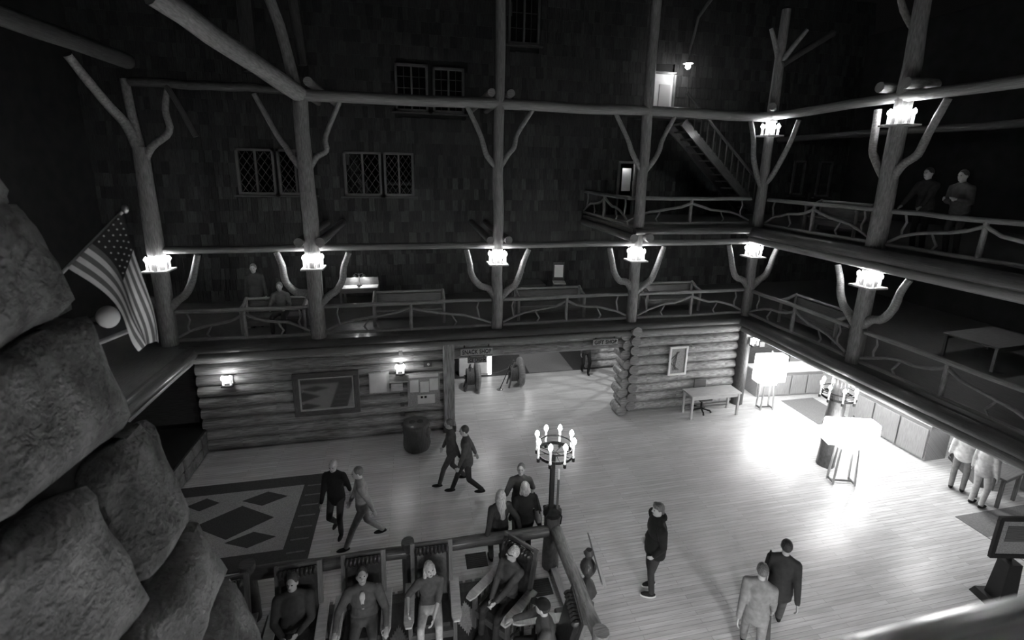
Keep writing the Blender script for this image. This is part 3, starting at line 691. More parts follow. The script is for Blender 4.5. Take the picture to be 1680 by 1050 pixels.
for ci, h in enumerate(heights):
    z1 = min(z + h, H_CH); g = .012
    # right face, bottom to top; y runs from far corner to near
    y = chy(z) + .05; first = True
    while y > .6:
        w = rs.uniform(.75, 1.45) * (1 if not first else rs.uniform(.8, 1.25)); y2 = max(y - w, .4); first = False
        j = lambda s=.09: rs.uniform(-s, s)
        sk = rs.uniform(-.18, .18)
        quad = [(chx(z + g), y - g, z + g + j()), (chx(z1 - g), y - g + sk, z1 - g + j()), (chx(z1 - g), y2 + g + sk, z1 - g + j()), (chx(z + g), y2 + g, z + g + j())]
        stone([quad[0], quad[1], quad[2], quad[3]][::-1] if False else [quad[3], quad[0], quad[1], quad[2]], rs.uniform(.10, .24), rs.choice(('stone', 'stone', 'stone_pale')))
        y = y2
    x = chx(z) + .05
    while x > -7 + .25 * z:
        w = rs.uniform(.7, 1.3); x2 = x - w
        quad = [(x - g, chy(z + g), z + g), (x2 + g, chy(z + g), z + g), (x2 + g - .1, chy(z1 - g), z1 - g), (x - g - .2 * h, chy(z1 - g), z1 - g)]
        stone(quad, rs.uniform(.08, .16), rs.choice(('stone', 'stone_pale'))); x = x2
    z = z1
# ---- flag
FLX = lambda px, py: -2.88 + .0045 * (px - 110) - .00078 * (py - 440)
FLZ = lambda px, py: 6.30 - .00027 * (px - 110) - .0055 * (py - 440)
FG = thing('flag', 'striped flag with a starred dark canton hanging from a slanted pole', 'flag', (-2.88, 4.6, 6.3))
NU, NV = 26, 26; pos = []
def flag_pt(u, v):
    P = (110 + 87 * u, 440 - 88 * u); M = (212 + 2 * u, 512 - 118 * u); E_ = (222 + 36 * u, 580 - 14 * u - 20 * math.sin(u * 3.1) * .4)
    M2 = (214 + 28 * u, 545 - 75 * u)
    a, b, c, d_ = (1 - v) ** 3, 3 * v * (1 - v) ** 2, 3 * v * v * (1 - v), v ** 3
    px = a * P[0] + b * M[0] * 1.0 + c * M2[0] + d_ * E_[0]; py = a * P[1] + b * (M[1] - 18) + c * M2[1] + d_ * E_[1]
    dep = .055 * math.sin(v * 7 + u * 2.2) * v + .05 * math.sin(u * 9) * v * v
    return (FLX(px, py) + 2.88, dep, FLZ(px, py) - 6.3)
fm = MB()
for i in range(NU + 1):
    for j in range(NV + 1): fm.v.append(flag_pt(i / NU, j / NV))
for i in range(NU):
    for j in range(NV):
        stripe = i // 2; fm.cur = 1 if stripe % 2 else 0
        if i >= 12 and j < 10: fm.cur = 2
        q = i * (NV + 1) + j; fm.face((q, q + 1, q + NV + 2, q + NV + 1))
mat('flag_white', .72, .9, .06, 20); mat('flag_red', .16, .9, .08, 20); mat('flag_blue', .035, .9, .08, 20)
o = obj('cloth', fm, ['flag_white', 'flag_red', 'flag_blue'], FG, False); md = o.modifiers.new('thick', 'SOLIDIFY'); md.thickness = .004; o.modifiers.new('round', 'SUBSURF').render_levels = 1
sm = MB()
for i in range(5):
    for j in range(6):
        c0 = Vector(flag_pt(.5 + .1 * (i + .4), .4 * (j + .5 + .0) / 6.2)); rr = .011
        u_ = (Vector(flag_pt(.5 + .1 * (i + .4) + .03, .4 * (j + .5) / 6.2)) - c0).normalized(); v_ = Vector((0, -1, 0)).cross(u_)
        for sgn in (-1, 1):
            pts = []
            for t in range(10):
                a = math.pi * t / 5; r2 = rr if t % 2 == 0 else rr * .42
                pts.append(tuple(c0 + Vector((0, sgn * .006, 0)) + u_ * r2 * math.cos(a) + v_ * r2 * math.sin(a)))
            sm.poly(pts)
obj('stars', sm, 'flag_white', FG)
obj('pole', MB().tube([(-.28, .02, -.26), (.47, .02, .48)], .014, 8), 'board_pale', FG); obj('finial', MB().ell((.49, .02, .5), (.025, .025, .04)), 'steel', FG, True)
o = thing('wall_globe_lamp', 'unlit pale globe lamp below the flag pole on the chimney', 'lamp', (-2.66, 4.62, 5.85)); obj('globe', MB().ell((0, 0, 0), (.085, .085, .1), n=14, m=10), 'paper', o, True); obj('holder', MB().tube([(-.22, -.06, -.04), (0, 0, -.06)], .02, 8), 'iron', o)
o = thing('wooden_peg', 'short pale wooden peg sticking out of the chimney stones', 'peg', (-2.95, 4.55, 5.55)); obj('rod', MB().tube([(0, 0, 0), (.48, .1, .18)], .022, 8, round_caps=True), 'board_pale', o, True)

# ================================================================== WALL DECOR AND SIGNS
P = thing('framed_mirror', 'wide framed mirror reflecting the rug on the log wall', 'mirror', (-2.29, 11.93, 1.42))
W, Hh = 1.62, 1.2
for a, b, w, h in ((0, Hh / 2 - .07, W, .14), (0, -Hh / 2 + .07, W, .14), (-W / 2 + .07, 0, .14, Hh - .28), (W / 2 - .07, 0, .14, Hh - .28)):
    obj('frame_bar', MB().box((a, -.02, b), (w, .07, h)), 'board', P, bevel=.012)
for a, b, w, h in ((0, Hh / 2 - .16, W - .3, .03), (0, -Hh / 2 + .16, W - .3, .03), (-W / 2 + .16, 0, .03, Hh - .3), (W / 2 - .16, 0, .03, Hh - .3)):
    obj('inner_bead', MB().box((a, -.01, b), (w, .06, h)), 'board_pale', P)
obj('glass', MB().box((0, .0, 0), (W - .3, .02, Hh - .3)), 'picture_glass', P)
P = thing('notice_sheet', 'white notice sheet in a thin frame beside the wide mirror', 'notice', (-1.0, 11.94, 1.6)); obj('frame', MB().box((.02, 0, 0), (.52, .03, .6)), 'board_pale', P); obj('sheet', MB().box((0, -.02, 0), (.44, .01, .54)), 'paper', P)
P = thing('wall_shelf', 'narrow shelf under the sconce between the notices', 'shelf', (-.46, 11.9, 1.62)); obj('board', MB().box((0, 0, 0), (.5, .14, .03)), 'board_pale', P); obj('leaflets', MB().box((-.06, -.04, -.14), (.3, .06, .2)), 'board_pale', P)
P = thing('notice_board', 'cork notice board with pinned white sheets above the stump bin', 'notice board', (.18, 11.92, 1.32))
obj('board', MB().box((0, 0, 0), (.86, .04, .96)), 'cork', P); obj('header', MB().box((0, -.03, .41), (.78, .01, .09)), 'paper', P)
for a, b, w, h in ((-.25, .12, .23, .34), (.02, .08, .23, .30), (.27, .14, .23, .34), (.06, -.28, .46, .26)): obj('sheet', MB().box((a, -.03, b), (w, .01, h)), 'paper', P)
obj('small_photo', MB().box((-.06, -.04, -.21), (.06, .01, .06)).box((.04, -.04, -.21), (.06, .01, .06)), 'black', P)
P = thing('wall_switch', 'small switch box on the logs above the notice board', 'switch', (.30, 11.95, 2.04)); obj('box', MB().box((0, 0, 0), (.22, .05, .16)), 'board', P); obj('knob', MB().ell((.02, -.04, 0), (.035, .03, .035)), 'paper', P)
P = thing('framed_print', 'small pale framed print on the log wall above the writing table', 'picture', (7.74, 11.93, 1.62))
for a, b, w, h in ((0, .43, .60, .06), (0, -.43, .60, .06), (-.27, 0, .06, .8), (.27, 0, .06, .8)): obj('frame_bar', MB().box((a, -.02, b), (w, .05, h)), 'white', P)
obj('print', MB().box((0, 0, 0), (.5, .02, .82)), 'cork', P)
dz = MB()
for i in range(5): dz.tube([(-.15 + .05 * i, -.015, -.3), (-.1 + .07 * i * math.cos(i), -.015, 0), (.02 * i - .05, -.015, .28)], .012, 6)
obj('drawing', dz, 'board_dark', P)
P = thing('picture_light', 'small bracket on the logs above the framed print', 'bracket', (8.12, 11.9, 2.1)); obj('arm', MB().box((0, -.03, 0), (.05, .16, .04)), 'board_pale', P); obj('head', MB().ell((0, -.1, -.02), (.07, .05, .04)), 'board_pale', P)
def sign(label, text, x, z, w, h, y=11.93):
    S = thing('hanging_sign', label, 'sign', (x, y, z)); obj('board', MB().box((0, 0, 0), (w, .04, h)), 'board_pale', S, bevel=.006)
    for q in (-.38, .38): obj('hanger', MB().box((q * w, .03, h / 2 + .06), (.03, .02, .2)), 'iron', S)
    bd = MB().box((0, -.024, h / 2 - .015), (w, .01, .02)).box((0, -.024, -h / 2 + .015), (w, .01, .02)); obj('edge', bd, 'board', S)
    cu = bpy.data.curves.new('lettering', 'FONT'); cu.body = text; cu.size = h * .72; cu.align_x = 'CENTER'; cu.align_y = 'CENTER'; cu.extrude = .004; cu.offset = .004; cu.space_character = 1.08
    t = bpy.data.objects.new('lettering_tmp', cu); C.objects.link(t); bpy.context.view_layer.update()
    me = bpy.data.meshes.new_from_object(t.evaluated_get(bpy.context.evaluated_depsgraph_get())); bpy.data.objects.remove(t)
    xs = [v.co.x for v in me.vertices]; sc = min(1.0, w * .9 / (max(xs) - min(xs))) if xs else 1
    me.transform(Matrix.Translation((0, -.026, 0)) @ Matrix.Rotation(R_(90), 4, 'X') @ Matrix.Diagonal((sc, 1, 1, 1)))
    me.materials.clear(); me.materials.append(MATS['black']); lo = bpy.data.objects.new('lettering', me); C.objects.link(lo); lo.parent = S
    return S
sign('wooden sign reading SNACK SHOP', 'SNACK SHOP', 1.62, 2.31, .88, .24); sign('small wooden sign reading ICE CREAM under the larger one', 'ICE CREAM', 1.63, 2.07, .52, .16); sign('wooden sign reading GIFT SHOP', 'GIFT SHOP', 5.36, 2.36, .76, .22)

# ================================================================== RUGS, GRATES, FLOOR THINGS
def flat(name, x0, x1, y0, y1, z, t, m, parent=None): return obj(name, MB().box(((x0 + x1) / 2, (y0 + y1) / 2, z + t / 2), (x1 - x0, y1 - y0, t)), m, parent)
def diamond(parent, cx, cy, rx, ry, z, m, serr=0):
    pts = []
    if not serr: pts = [(cx - rx, cy, z), (cx, cy - ry, z), (cx + rx, cy, z), (cx, cy + ry, z)]
    else:
        cs = [(-rx, 0), (0, -ry), (rx, 0), (0, ry)]
        for i in range(4):
            a, b = cs[i], cs[(i + 1) % 4]
            for k in range(serr):
                for q, s in ((k / serr, 1.0), ((k + .5) / serr, .84)): pts.append((cx + (a[0] + (b[0] - a[0]) * q) * s, cy + (a[1] + (b[1] - a[1]) * q) * s, z))
    return obj('diamond', MB().prism(pts, (0, 0, .004)), m, parent)
RG = thing('patterned_rug', 'large dark bordered rug with diamonds on the lobby floor', 'rug', (-4.2, 9.2, .001))
flat('border', -2.2, 2.1, -1.32, 1.36, 0, .012, 'rug_dark', RG)
flat('field', -2.2, 1.6, -.92, 1.0, .012, .004, 'rug_light', RG)
for cx, cy, rx, ry, in ((.45, .02, .75, .48), (.86, .66, .46, .23), (.92, -.55, .46, .21), (-.38, .69, .32, .2), (-.6, -.5, .42, .24), (-1.2, .1, .6, .45)): diamond(RG, cx, cy, rx, ry, .016, 'rug_dark')
for i in range(7): flat('stripe', 1.68, 2.02, -1.05 + i * .33, -1.01 + i * .33, .012, .003, 'rug_mid', RG)
ER = thing('hearth_rug', 'dark rug with a pale serrated diamond under the armchairs', 'rug', (-.4, 5.6, .001)); flat('border', -2.1, 1.65, -1.8, 1.28, 0, .012, 'rug_dark', ER); flat('field', -1.9, 1.45, -1.6, 1.1, .012, .003, 'cloth_dark', ER)
diamond(ER, 1.08, .62, .20, .32, .015, 'rug_light', 7); diamond(ER, .0, .35, .22, .36, .015, 'rug_mid', 7)
for i in range(22): flat('fringe', -2.05 + i * .168, -1.93 + i * .168, 1.28, 1.34, 0, .008, 'rug_mid', ER)
for x, y, lb in ((1.0, 7.35, 'dark square floor grate just outside the hearth rail'), (2.02, 6.55, 'dark square floor grate inside the rail corner')):
    g_ = thing('floor_grate', lb, 'grate', (x, y, .0)); flat('plate', -.2, .2, -.17, .17, 0, .006, 'black', g_)
    for i in range(8): flat('slat', -.19, .19, -.16 + i * .043, -.14 + i * .043, .006, .004, 'grate', g_)
o = thing('entry_rug', 'grey striped rug by the sign stand', 'rug', (12.6, 5.6, .001)); flat('field', -1.25, 1.25, -1.1, .95, 0, .01, 'rug_mid', o); flat('stripe', -1.25, 1.25, -.4, -.1, .01, .003, 'rug_light', o); flat('stripe', -1.25, 1.25, .2, .35, .01, .003, 'rug_light', o)
o = thing('desk_mat', 'dark floor mat in front of the front desk corner', 'mat', (12.2, 10.9, .001)); flat('field', -.65, .55, -.55, .9, 0, .01, 'carpet', o)
# lobby rails of the hearth enclosure
E_ = thing('hearth_rail', 'heavy log rail on short posts behind the armchairs', 'rail', (-2.75, 6.88, 0), 0, 'log rails around the hearth')
obj('rail', log_mb((0, 0, .86), (4.98, 0, .86), .105, .10, 8, .01, 12, .03), 'log_dark', E_, True)
obj('upright', log_mb((.05, 0, 0), (.05, 0, 1.06), .12, .115, 3, .005, 12, .03), 'log_dark', E_, True); obj('upright', log_mb((2.52, 0, 0), (2.52, 0, 1.06), .11, .105, 3, .005, 12, .03), 'log_dark', E_, True)
E_ = thing('hearth_rail', 'shiny log rail running from the newel lamp past the book stand', 'rail', (2.38, 6.85, 0), 0, 'log rails around the hearth')
obj('rail', log_mb((0, 0, .86), (.0, -2.3, .86), .11, .10, 6, .012, 12, .03), 'log', E_, True); obj('upright', log_mb((0, -2.05, 0), (0, -2.05, 1.02), .12, .115, 3, .005, 10, .03), 'log', E_, True)
o = obj('sill_board', MB().box((2.36, 5.6, .04), (.12, 2.5, .08)), 'board_pale'); tag(o, 'low pale sill board under the hearth rail nearest the burl stand', 'sill')
o = thing('slab_bench', 'small dark slab bench tucked beside the hearth rail nearest the burl stand', 'bench', (2.16, 5.42, 0)); obj('seat', MB().box((0, 0, .36), (.26, .75, .08)), 'board', o, bevel=.02); obj('leg', MB().box((0, .28, .16), (.2, .08, .32)), 'board_dark', o); obj('leg', MB().box((0, -.28, .16), (.2, .08, .32)), 'board_dark', o)
# carved burl book stand
o = thing('burl_stand', 'carved burl pedestal holding a tilted board outside the hearth rail', 'stand', (2.68, 6.05, 0))
obj('pedestal', MB().lathe([(.13, 0), (.14, .05), (.07, .12), (.12, .22), (.165, .34), (.13, .46), (.055, .54), (.05, .62), (.10, .70), (.145, .80), (.10, .9), (.05, .96), (.06, 1.02), (.085, 1.08), (.05, 1.14)], n=12, wob=.08), 'log_dark', o, True)
rt = Matrix.Rotation(R_(28), 3, 'X') @ Matrix.Rotation(R_(70), 3, 'Y'); obj('board', MB().box((.10, -.02, .98), (.16, .74, .022), rt), 'board', o); obj('ledge', MB().box((.15, -.2, .84), (.04, .40, .05), rt), 'board_pale', o)
# stump waste bin
o = thing('stump_bin', 'log stump waste bin with two dark holes against the log wall', 'bin', (-.05, 11.3, 0))
obj('stump', MB().lathe([(.33, 0), (.36, .1), (.34, .4), (.35, .62), (.33, .70), (.29, .73)], n=16, wob=.035), 'log_dark', o, True)
obj('shell_knot', MB().ell((.24, -.12, .5), (.14, .14, .17), n=10), 'log_dark', o, True)
for dx in (-.1, .1): obj('opening', MB().lathe([(.085, .731), (.08, .738)], (dx, 0, 0), 12), 'black', o)

# ================================================================== FURNITURE
def table(label, x, y, z, w, d, h, rz=0, m='board', cat='table', name='wooden_table'):
    T = thing(name, label, cat, (x, y, z), rz); obj('top', MB().box((0, 0, h - .025), (w, d, .05)), m, T, bevel=.008)
    for q in (-1, 1): obj('apron', MB().box((0, q * (d / 2 - .06), h - .1), (w - .16, .025, .1)), m, T)
    for sx in (-1, 1):
        for sy in (-1, 1): obj('leg', MB().box((sx * (w / 2 - .06), sy * (d / 2 - .06), (h - .05) / 2), (.06, .06, h - .05)), m, T)
    return T
T = table('long writing table under the small framed print', 8.72, 11.49, 0, 1.66, .56, .76, 0, 'board_pale'); obj('stretcher', MB().box((0, .2, .14), (1.5, .03, .05)), 'board', T)
CHR = thing('office_chair', 'dark swivel chair with a star base tucked behind the writing table', 'chair', (8.55, 11.67, 0), R_(180))
obj('seat', MB().box((0, 0, .46), (.44, .44, .07)), 'leather', CHR, bevel=.02); obj('backrest', MB().box((0, -.2, .82), (.42, .05, .34)), 'board', CHR, bevel=.02); obj('column', MB().tube([(0, 0, .1), (0, 0, .44)], .03, 8), 'iron', CHR)
for i in range(5):
    a = i * 2 * math.pi / 5; l = obj('base_arm', MB().bar((0, 0, .1), (.27 * math.cos(a), .27 * math.sin(a), .07), .04, .035), 'iron', CHR); obj('caster', MB().ell((.28 * math.cos(a), .28 * math.sin(a), .032), (.03, .03, .032), n=8, m=6), 'black', l)
obj('back_bar', MB().bar((0, -.05, .44), (0, -.21, .78), .05, .02), 'iron', CHR)
# big shaded floor lamps
def shade_lamp(label, x, y, rz, w, d, h, zc):
    S = thing('floor_lamp', label, 'lamp', (x, y, 0), rz, 'glowing box lamps in the lobby')
    obj('shade', MB().box((0, 0, zc), (w, d, h), taper=.97), 'shade', S, bevel=.03)
    obj('shade_collar', MB().box((0, 0, zc - h / 2 - .05), (w * .45, d * .7, .1)), 'shade', S)
    for sx in (-1, 1):
        for sy in (-1, 1): obj('leg', MB().bar((sx * w * .17, sy * d * .25, zc - h / 2 - .08), (sx * w * .22, sy * d * .34, .02), .035, .035), 'board_pale', S)
    obj('foot_frame', MB().box((0, 0, .07), (w * .44, .03, .04)).box((-w * .21, 0, .07), (.03, d * .6, .04)).box((w * .21, 0, .07), (.03, d * .6, .04)), 'board', S)
    obj('finial', MB().lathe([(.03, zc + h / 2), (.02, zc + h / 2 + .06), (.028, zc + h / 2 + .1), (.004, zc + h / 2 + .14)], n=8), 'steel', S)
    for a in (-1, 1): point_light((a * w * .2, -d * .62, zc), LOBBY_W * .5, .15, S); point_light((a * w * .2, d * .62, zc - .1), LOBBY_W * .4, .15, S)
    point_light((0, 0, zc - h / 2 - .18), LOBBY_W * .35, .1, S)
    return S
shade_lamp('tall box-shaded floor lamp beside the writing table', 10.62, 11.45, R_(-6), .92, .34, .86, 1.38)
shade_lamp('wide low box-shaded floor lamp standing before the dark post', 9.86, 7.98, R_(-17), 1.12, .36, .56, 1.36)
# settles and benches
def settle(label, x, y, z, w, rz=0, m='board'):
    S = thing('wooden_settle', label, 'bench', (x, y, z), rz, 'wooden settles on the balconies')
    obj('seat', MB().box((0, 0, .40), (w - .1, .46, .05)), m, S); obj('front_board', MB().box((0, -.2, .28), (w - .12, .03, .16)), m, S)
    obj('backrest', MB().box((0, .24, .60), (w - .12, .04, .34)), 'board_dark', S); obj('top_rail', MB().tube([(-w / 2, .25, .82), (w / 2, .25, .82)], .04, 8), 'log', S, True)
    for sx in (-1, 1):
        obj('arm', MB().tube([(sx * w / 2, .26, .84), (sx * w / 2, 0, .72), (sx * w / 2, -.28, .66)], [.045, .05, .05], 8, True, .05), 'log', S, True)
        obj('leg', MB().tube([(sx * w / 2, -.24, 0), (sx * w / 2, -.24, .66)], .045, 8, True, .05), 'log', S, True); obj('leg', MB().tube([(sx * w / 2, .25, 0), (sx * w / 2, .25, .82)], .045, 8, True, .05), 'log', S, True)
    return S
settle('log-armed settle directly in front of the papered chair', 3.95, 12.95, Z2, 2.0); settle('log-armed settle in front of the lamp-lit desk', -.14, 13.1, Z2, 1.9); settle('log-armed settle at the corner end of the hall-side balcony', 7.95, 13.05, Z2, 1.8)
settle('log-armed settle along the desk-side second-floor rail', 10.85, 10.45, Z2, 1.9, R_(-90)); settle('settle with a slatted back along the third-floor rail', 11.3, 10.7, Z3, 1.6, R_(-90))
settle('dim settle with a person beside the thick post', -3.6, 12.9, Z2, 1.5)
# desk with lamp
T = table('double writing desk glowing under its lamp', -1.62, 14.65, Z2, 1.15, .95, .74, 0, 'board', 'desk', 'writing_desk')
obj('divider', MB().box((0, 0, .86), (1.1, .04, .24)), 'board', T); obj('blotter', MB().box((-.29, -.25, .747), (.5, .4, .008)), 'paper', T); obj('blotter', MB().box((.29, -.25, .747), (.5, .4, .008)), 'paper', T); obj('blotter', MB().box((-.29, .25, .747), (.5, .4, .008)), 'paper', T); obj('blotter', MB().box((.29, .25, .747), (.5, .4, .008)), 'paper', T)
L = thing('desk_lamp', 'small two-armed lamp standing on the writing desk', 'lamp', (-1.62, 14.5, Z2 + .74)); obj('stem', MB().tube([(0, 0, 0), (0, 0, .4)], .015, 8), 'steel', L); obj('base', MB().lathe([(.09, 0), (.08, .03), (.02, .04)], n=12), 'iron', L)
for sx in (-1, 1):
    obj('arm', MB().tube([(0, 0, .36), (sx * .1, 0, .40), (sx * .14, 0, .33)], .01, 6), 'steel', L); obj('shade', MB().lathe([(.07, 0), (.03, .08)], (sx * .14, 0, .28), 10), 'steel', L, True); obj('bulb', MB().ell((sx * .14, 0, .275), (.03, .03, .03), n=8, m=6), 'small_bulb', L, True)
    point_light((sx * .16, 0, .24), 4.0, .03, L)
T = table('dark side table against the shingled wall', 3.55, 14.4, Z2, 1.15, .8, .72, 0, 'board')
L = thing('small_statue', 'little tapering statue standing on the dark side table', 'statue', (3.35, 14.3, Z2 + .72)); obj('figure', MB().lathe([(.1, 0), (.07, .12), (.04, .26), (.03, .36), (.045, .4), (.02, .46)], n=10), 'board', L, True); obj('arm', MB().tube([(0, 0, .28), (.08, 0, .36), (.14, 0, .33)], .014, 6), 'board_dark', L)
K = thing('papered_chair', 'dark chair with a white sheet over its back by the shingled wall', 'chair', (5.0, 15.35, Z2), R_(170))
obj('seat', MB().box((0, .02, .44), (.42, .42, .04)), 'board_pale', K); obj('backrest', MB().box((0, -.2, .80), (.38, .03, .62)), 'board_dark', K); obj('paper_sheet', MB().box((0, -.18, .80), (.31, .012, .44)), 'white', K); obj('paper_sheet', MB().box((0, -.222, .80), (.31, .012, .44)), 'white', K)
for sx in (-1, 1):
    obj('leg', MB().box((sx * .18, .19, .22), (.035, .035, .44)), 'board_dark', K); obj('leg', MB().box((sx * .18, -.19, .55), (.035, .035, 1.1)), 'board_dark', K)
T = table('pale low table on the desk-side second floor', 13.6, 8.0, Z2, 1.8, 1.1, .6, R_(5), 'board'); table('dim table on the desk-side second floor beyond the rail', 12.9, 6.0, Z2, 1.2, .8, .7, R_(20), 'board_dark')
# front desk
def counter(label, a, b, depth, h, side, name='front_desk'):
    a = Vector((a[0], a[1], 0)); b = Vector((b[0], b[1], 0)); L = (b - a).length; ang = math.atan2(b.y - a.y, b.x - a.x)
    T = thing(name, label, 'counter', a, ang); n = max(2, int(L / .55)); s = side * depth / 2
    obj('body', MB().box((L / 2, s, h / 2 - .02), (L, depth - .06, h - .04)), 'counter_front', T); obj('worktop', MB().box((L / 2, s, h), (L + .08, depth + .06, .05)), 'counter_top', T, bevel=.01)
    for i in range(n): obj('front_panel', MB().box(((i + .5) * L / n, -side * .0 + (.012 if side < 0 else -.012) , h / 2 - .03), (L / n - .04, .03, h - .2)), 'counter_front', T, bevel=.008)
    obj('plinth', MB().box((L / 2, s, .05), (L - .02, depth - .1, .1)), 'board_dark', T); return T
counter('panelled front desk section facing the lobby beside the corner post', (10.9, 12.15), (13.25, 12.0), .7, .86, 1); counter('long panelled front desk section under the desk-side balcony', (12.75, 10.5), (12.75, 8.3), .75, 1.02, 1)
struct(obj('wall_desk_back', MB().box((13.5, 14.3, 1.35), (7, .1, 2.7)), 'plaster')); struct(obj('wall_desk_side', MB().box((15.2, 8.5, 1.35), (.1, 11.5, 2.7)), 'plaster'))
S = thing('pigeonhole_rack', 'rack of keys and leaflets behind the front desk', 'rack', (12.6, 14.0, 0)); obj('case', MB().box((0, .1, 1.0), (2.4, .2, 2.0)), 'board', S)
for i in range(8):
    for j in range(4):
        if (i * 3 + j) % 4: obj('leaflet', MB().box((-1.05 + i * .3, -.02, 1.06 + j * .26), (.2, .06, .18)), ('paper', 'board_pale', 'cork')[(i + j) % 3], S)
S = thing('brochure_rack', 'tall rack of white panels at the end of the front desk', 'rack', (13.4, 7.7, 0), R_(60))
obj('stand', MB().box((0, 0, .45), (1.2, .3, .9)), 'board', S)
for i in range(4): obj('panel', MB().box((-.45 + i * .3, -.02, 1.25), (.24, .05, .85)), 'white', S)
T = table('small table before the brochure rack', 12.9, 6.85, 0, .8, .5, .75, R_(10), 'board'); counter('dark desk block behind the striped rug', (13.9, 7.0), (13.9, 5.4), .6, 1.1, 1, 'concierge_desk')
L = thing('desk_lamp', 'small glowing lamp at the concierge desk', 'lamp', (13.75, 6.0, 1.125)); obj('base', MB().lathe([(.07, 0), (.02, .05), (.015, .25)], n=10), 'iron', L); obj('shade', MB().lathe([(.13, .22), (.07, .40)], n=14), 'shade', L, True); point_light((0, -.2, .2), 6, .05, L)
# ceiling lights over the front desk, and added unseen fill lights elsewhere
def ceiling_light(label, x, y, z, w, group):
    L = thing('ceiling_light', label, 'light', (x, y, z), 0, group); obj('rim', MB().lathe([(.2, -.04), (.2, 0)], n=18), 'white', L); obj('diffuser', MB().lathe([(.17, -.055), (.18, -.04)], n=18), 'diffuser', L)
    d = bpy.data.lights.new('ceiling_lamp', 'AREA'); d.shape = 'DISK'; d.size = .34; d.energy = w; lo = bpy.data.objects.new('ceiling_lamp', d); C.objects.link(lo); lo.location = (0, 0, -.07); lo.parent = L
for x, y, lb in ((11.6, 11.2, 'ceiling light above the desk mat'), (12.6, 9.6, 'ceiling light above the long front desk'), (11.4, 9.4, 'ceiling light before the long front desk'), (12.3, 7.6, 'ceiling light above the brochure rack'), (13.4, 12.6, 'ceiling light above the key rack')):
    ceiling_light(lb, x, y, Z2 - .14, DESK_W, 'ceiling lights over the front desk')
ceiling_light('unseen fill light added over the pale low table of the desk-side second floor', 13.4, 8.3, Z3 - .14, 5, 'added fill lights of the desk-side second floor')  # added to brighten this part of the second floor
for x, y, lb in HALL_LIGHTS: ceiling_light(lb, x, y, 2.67, HALL_W, 'added fill lights in the hall')  # no fixtures visible here; added to brighten the hall floor
for x, k in ((-.5, 1.1), (1.2, 1.3), (4, 1.5), (7, .6)): ceiling_light('unseen fill light added under the viewing balcony', x, -.3, Z2 - .14, UNDER_W * k, 'added fill lights under the viewing balcony')  # out of view, added to light the floor and lower log wall
# sign stand at the right edge
S = thing('sign_stand', 'dark framed sign on a black pedestal beside the striped rug', 'sign stand', (9.78, 4.76, 0), R_(-12))
obj('base', MB().box((0, 0, .06), (.55, .5, .12), taper=.85), 'black', S); obj('pedestal', MB().box((0, 0, .45), (.3, .26, .8), taper=.75), 'black', S); obj('post', MB().box((0, .03, 1.0), (.05, .05, .9)), 'black', S)
for a, b, w, h in ((0, .36, .86, .07), (0, -.36, .86, .07), (-.4, 0, .07, .66), (.4, 0, .07, .66)): obj('frame_bar', MB().box((a, -.03, 1.35 + b), (w, .05, h)), 'black', S)
obj('sheet', MB().box((0, -.02, 1.35), (.74, .02, .66)), 'cork', S); obj('picture', MB().box((.0, -.034, 1.42), (.5, .008, .3)), 'board', S)
# hall things: burl wheels with rope
for x, y, lb, sc in ((1.85, 14.35, 'polished burl slab standing next to the snack counter', 1.12), (3.32, 14.35, 'polished burl slab with coiled dark rope standing in the hall', 1.18)):
    S = thing('burl_sculpture', lb, 'sculpture', (x, y, 0), R_(0)); pr = []
    for i in range(15):
        a = -math.pi / 2 + math.pi * i / 14; pr.append((0, -.05 + .36 * sc * math.cos(a) * .5, .42 * sc + .42 * sc * math.sin(a)))
    m_ = MB()
    for i in range(24):
        a = 2 * math.pi * i / 24
    m_.lathe([(.3 * sc, -.09), (.40 * sc, -.06), (.43 * sc, 0), (.40 * sc, .06), (.3 * sc, .09)], n=20, wob=.02); rot = Matrix.Rotation(R_(90), 3, 'Y'); m_.v = [tuple(rot @ Vector(v) + Vector((.12, 0, .43 * sc))) for v in m_.v]
    obj('slab', m_, 'log', S, True)
    cl = MB()
    for q in range(5): cl.tube([(-.02 - q * .05, .22 * math.cos(t * .524), .40 * sc + .26 * math.sin(t * .524)) for t in range(13)], .03, 7, False)
    obj('rope_coil', cl, 'rope', S, True); obj('axle', MB().tube([(-.32, 0, .40 * sc), (.2, 0, .40 * sc)], .07, 10), 'board_dark', S); obj('strut', MB().bar((-.3, -.15, 0), (-.1, -.1, .75 * sc), .05, .05), 'board', S); obj('strut', MB().bar((-.3, .2, 0), (-.1, .1, .75 * sc), .05, .05), 'board_dark', S)
S = thing('rope_barrier', 'thin barrier rope on a leaning iron stake in the hall', 'barrier', (2.75, 14.15, 0)); obj('stake', MB().tube([(-.05, 0, 0), (.32, .1, .82)], .015, 7), 'iron', S); obj('foot', MB().lathe([(.11, 0), (.1, .02), (.02, .03)], (-.05, 0, 0), 12), 'steel', S); obj('rope', MB().tube([(.28, .08, .72), (-.1, .06, .6), (-.5, .1, .56), (-.85, .1, .58)], .01, 6), 'rope', S)
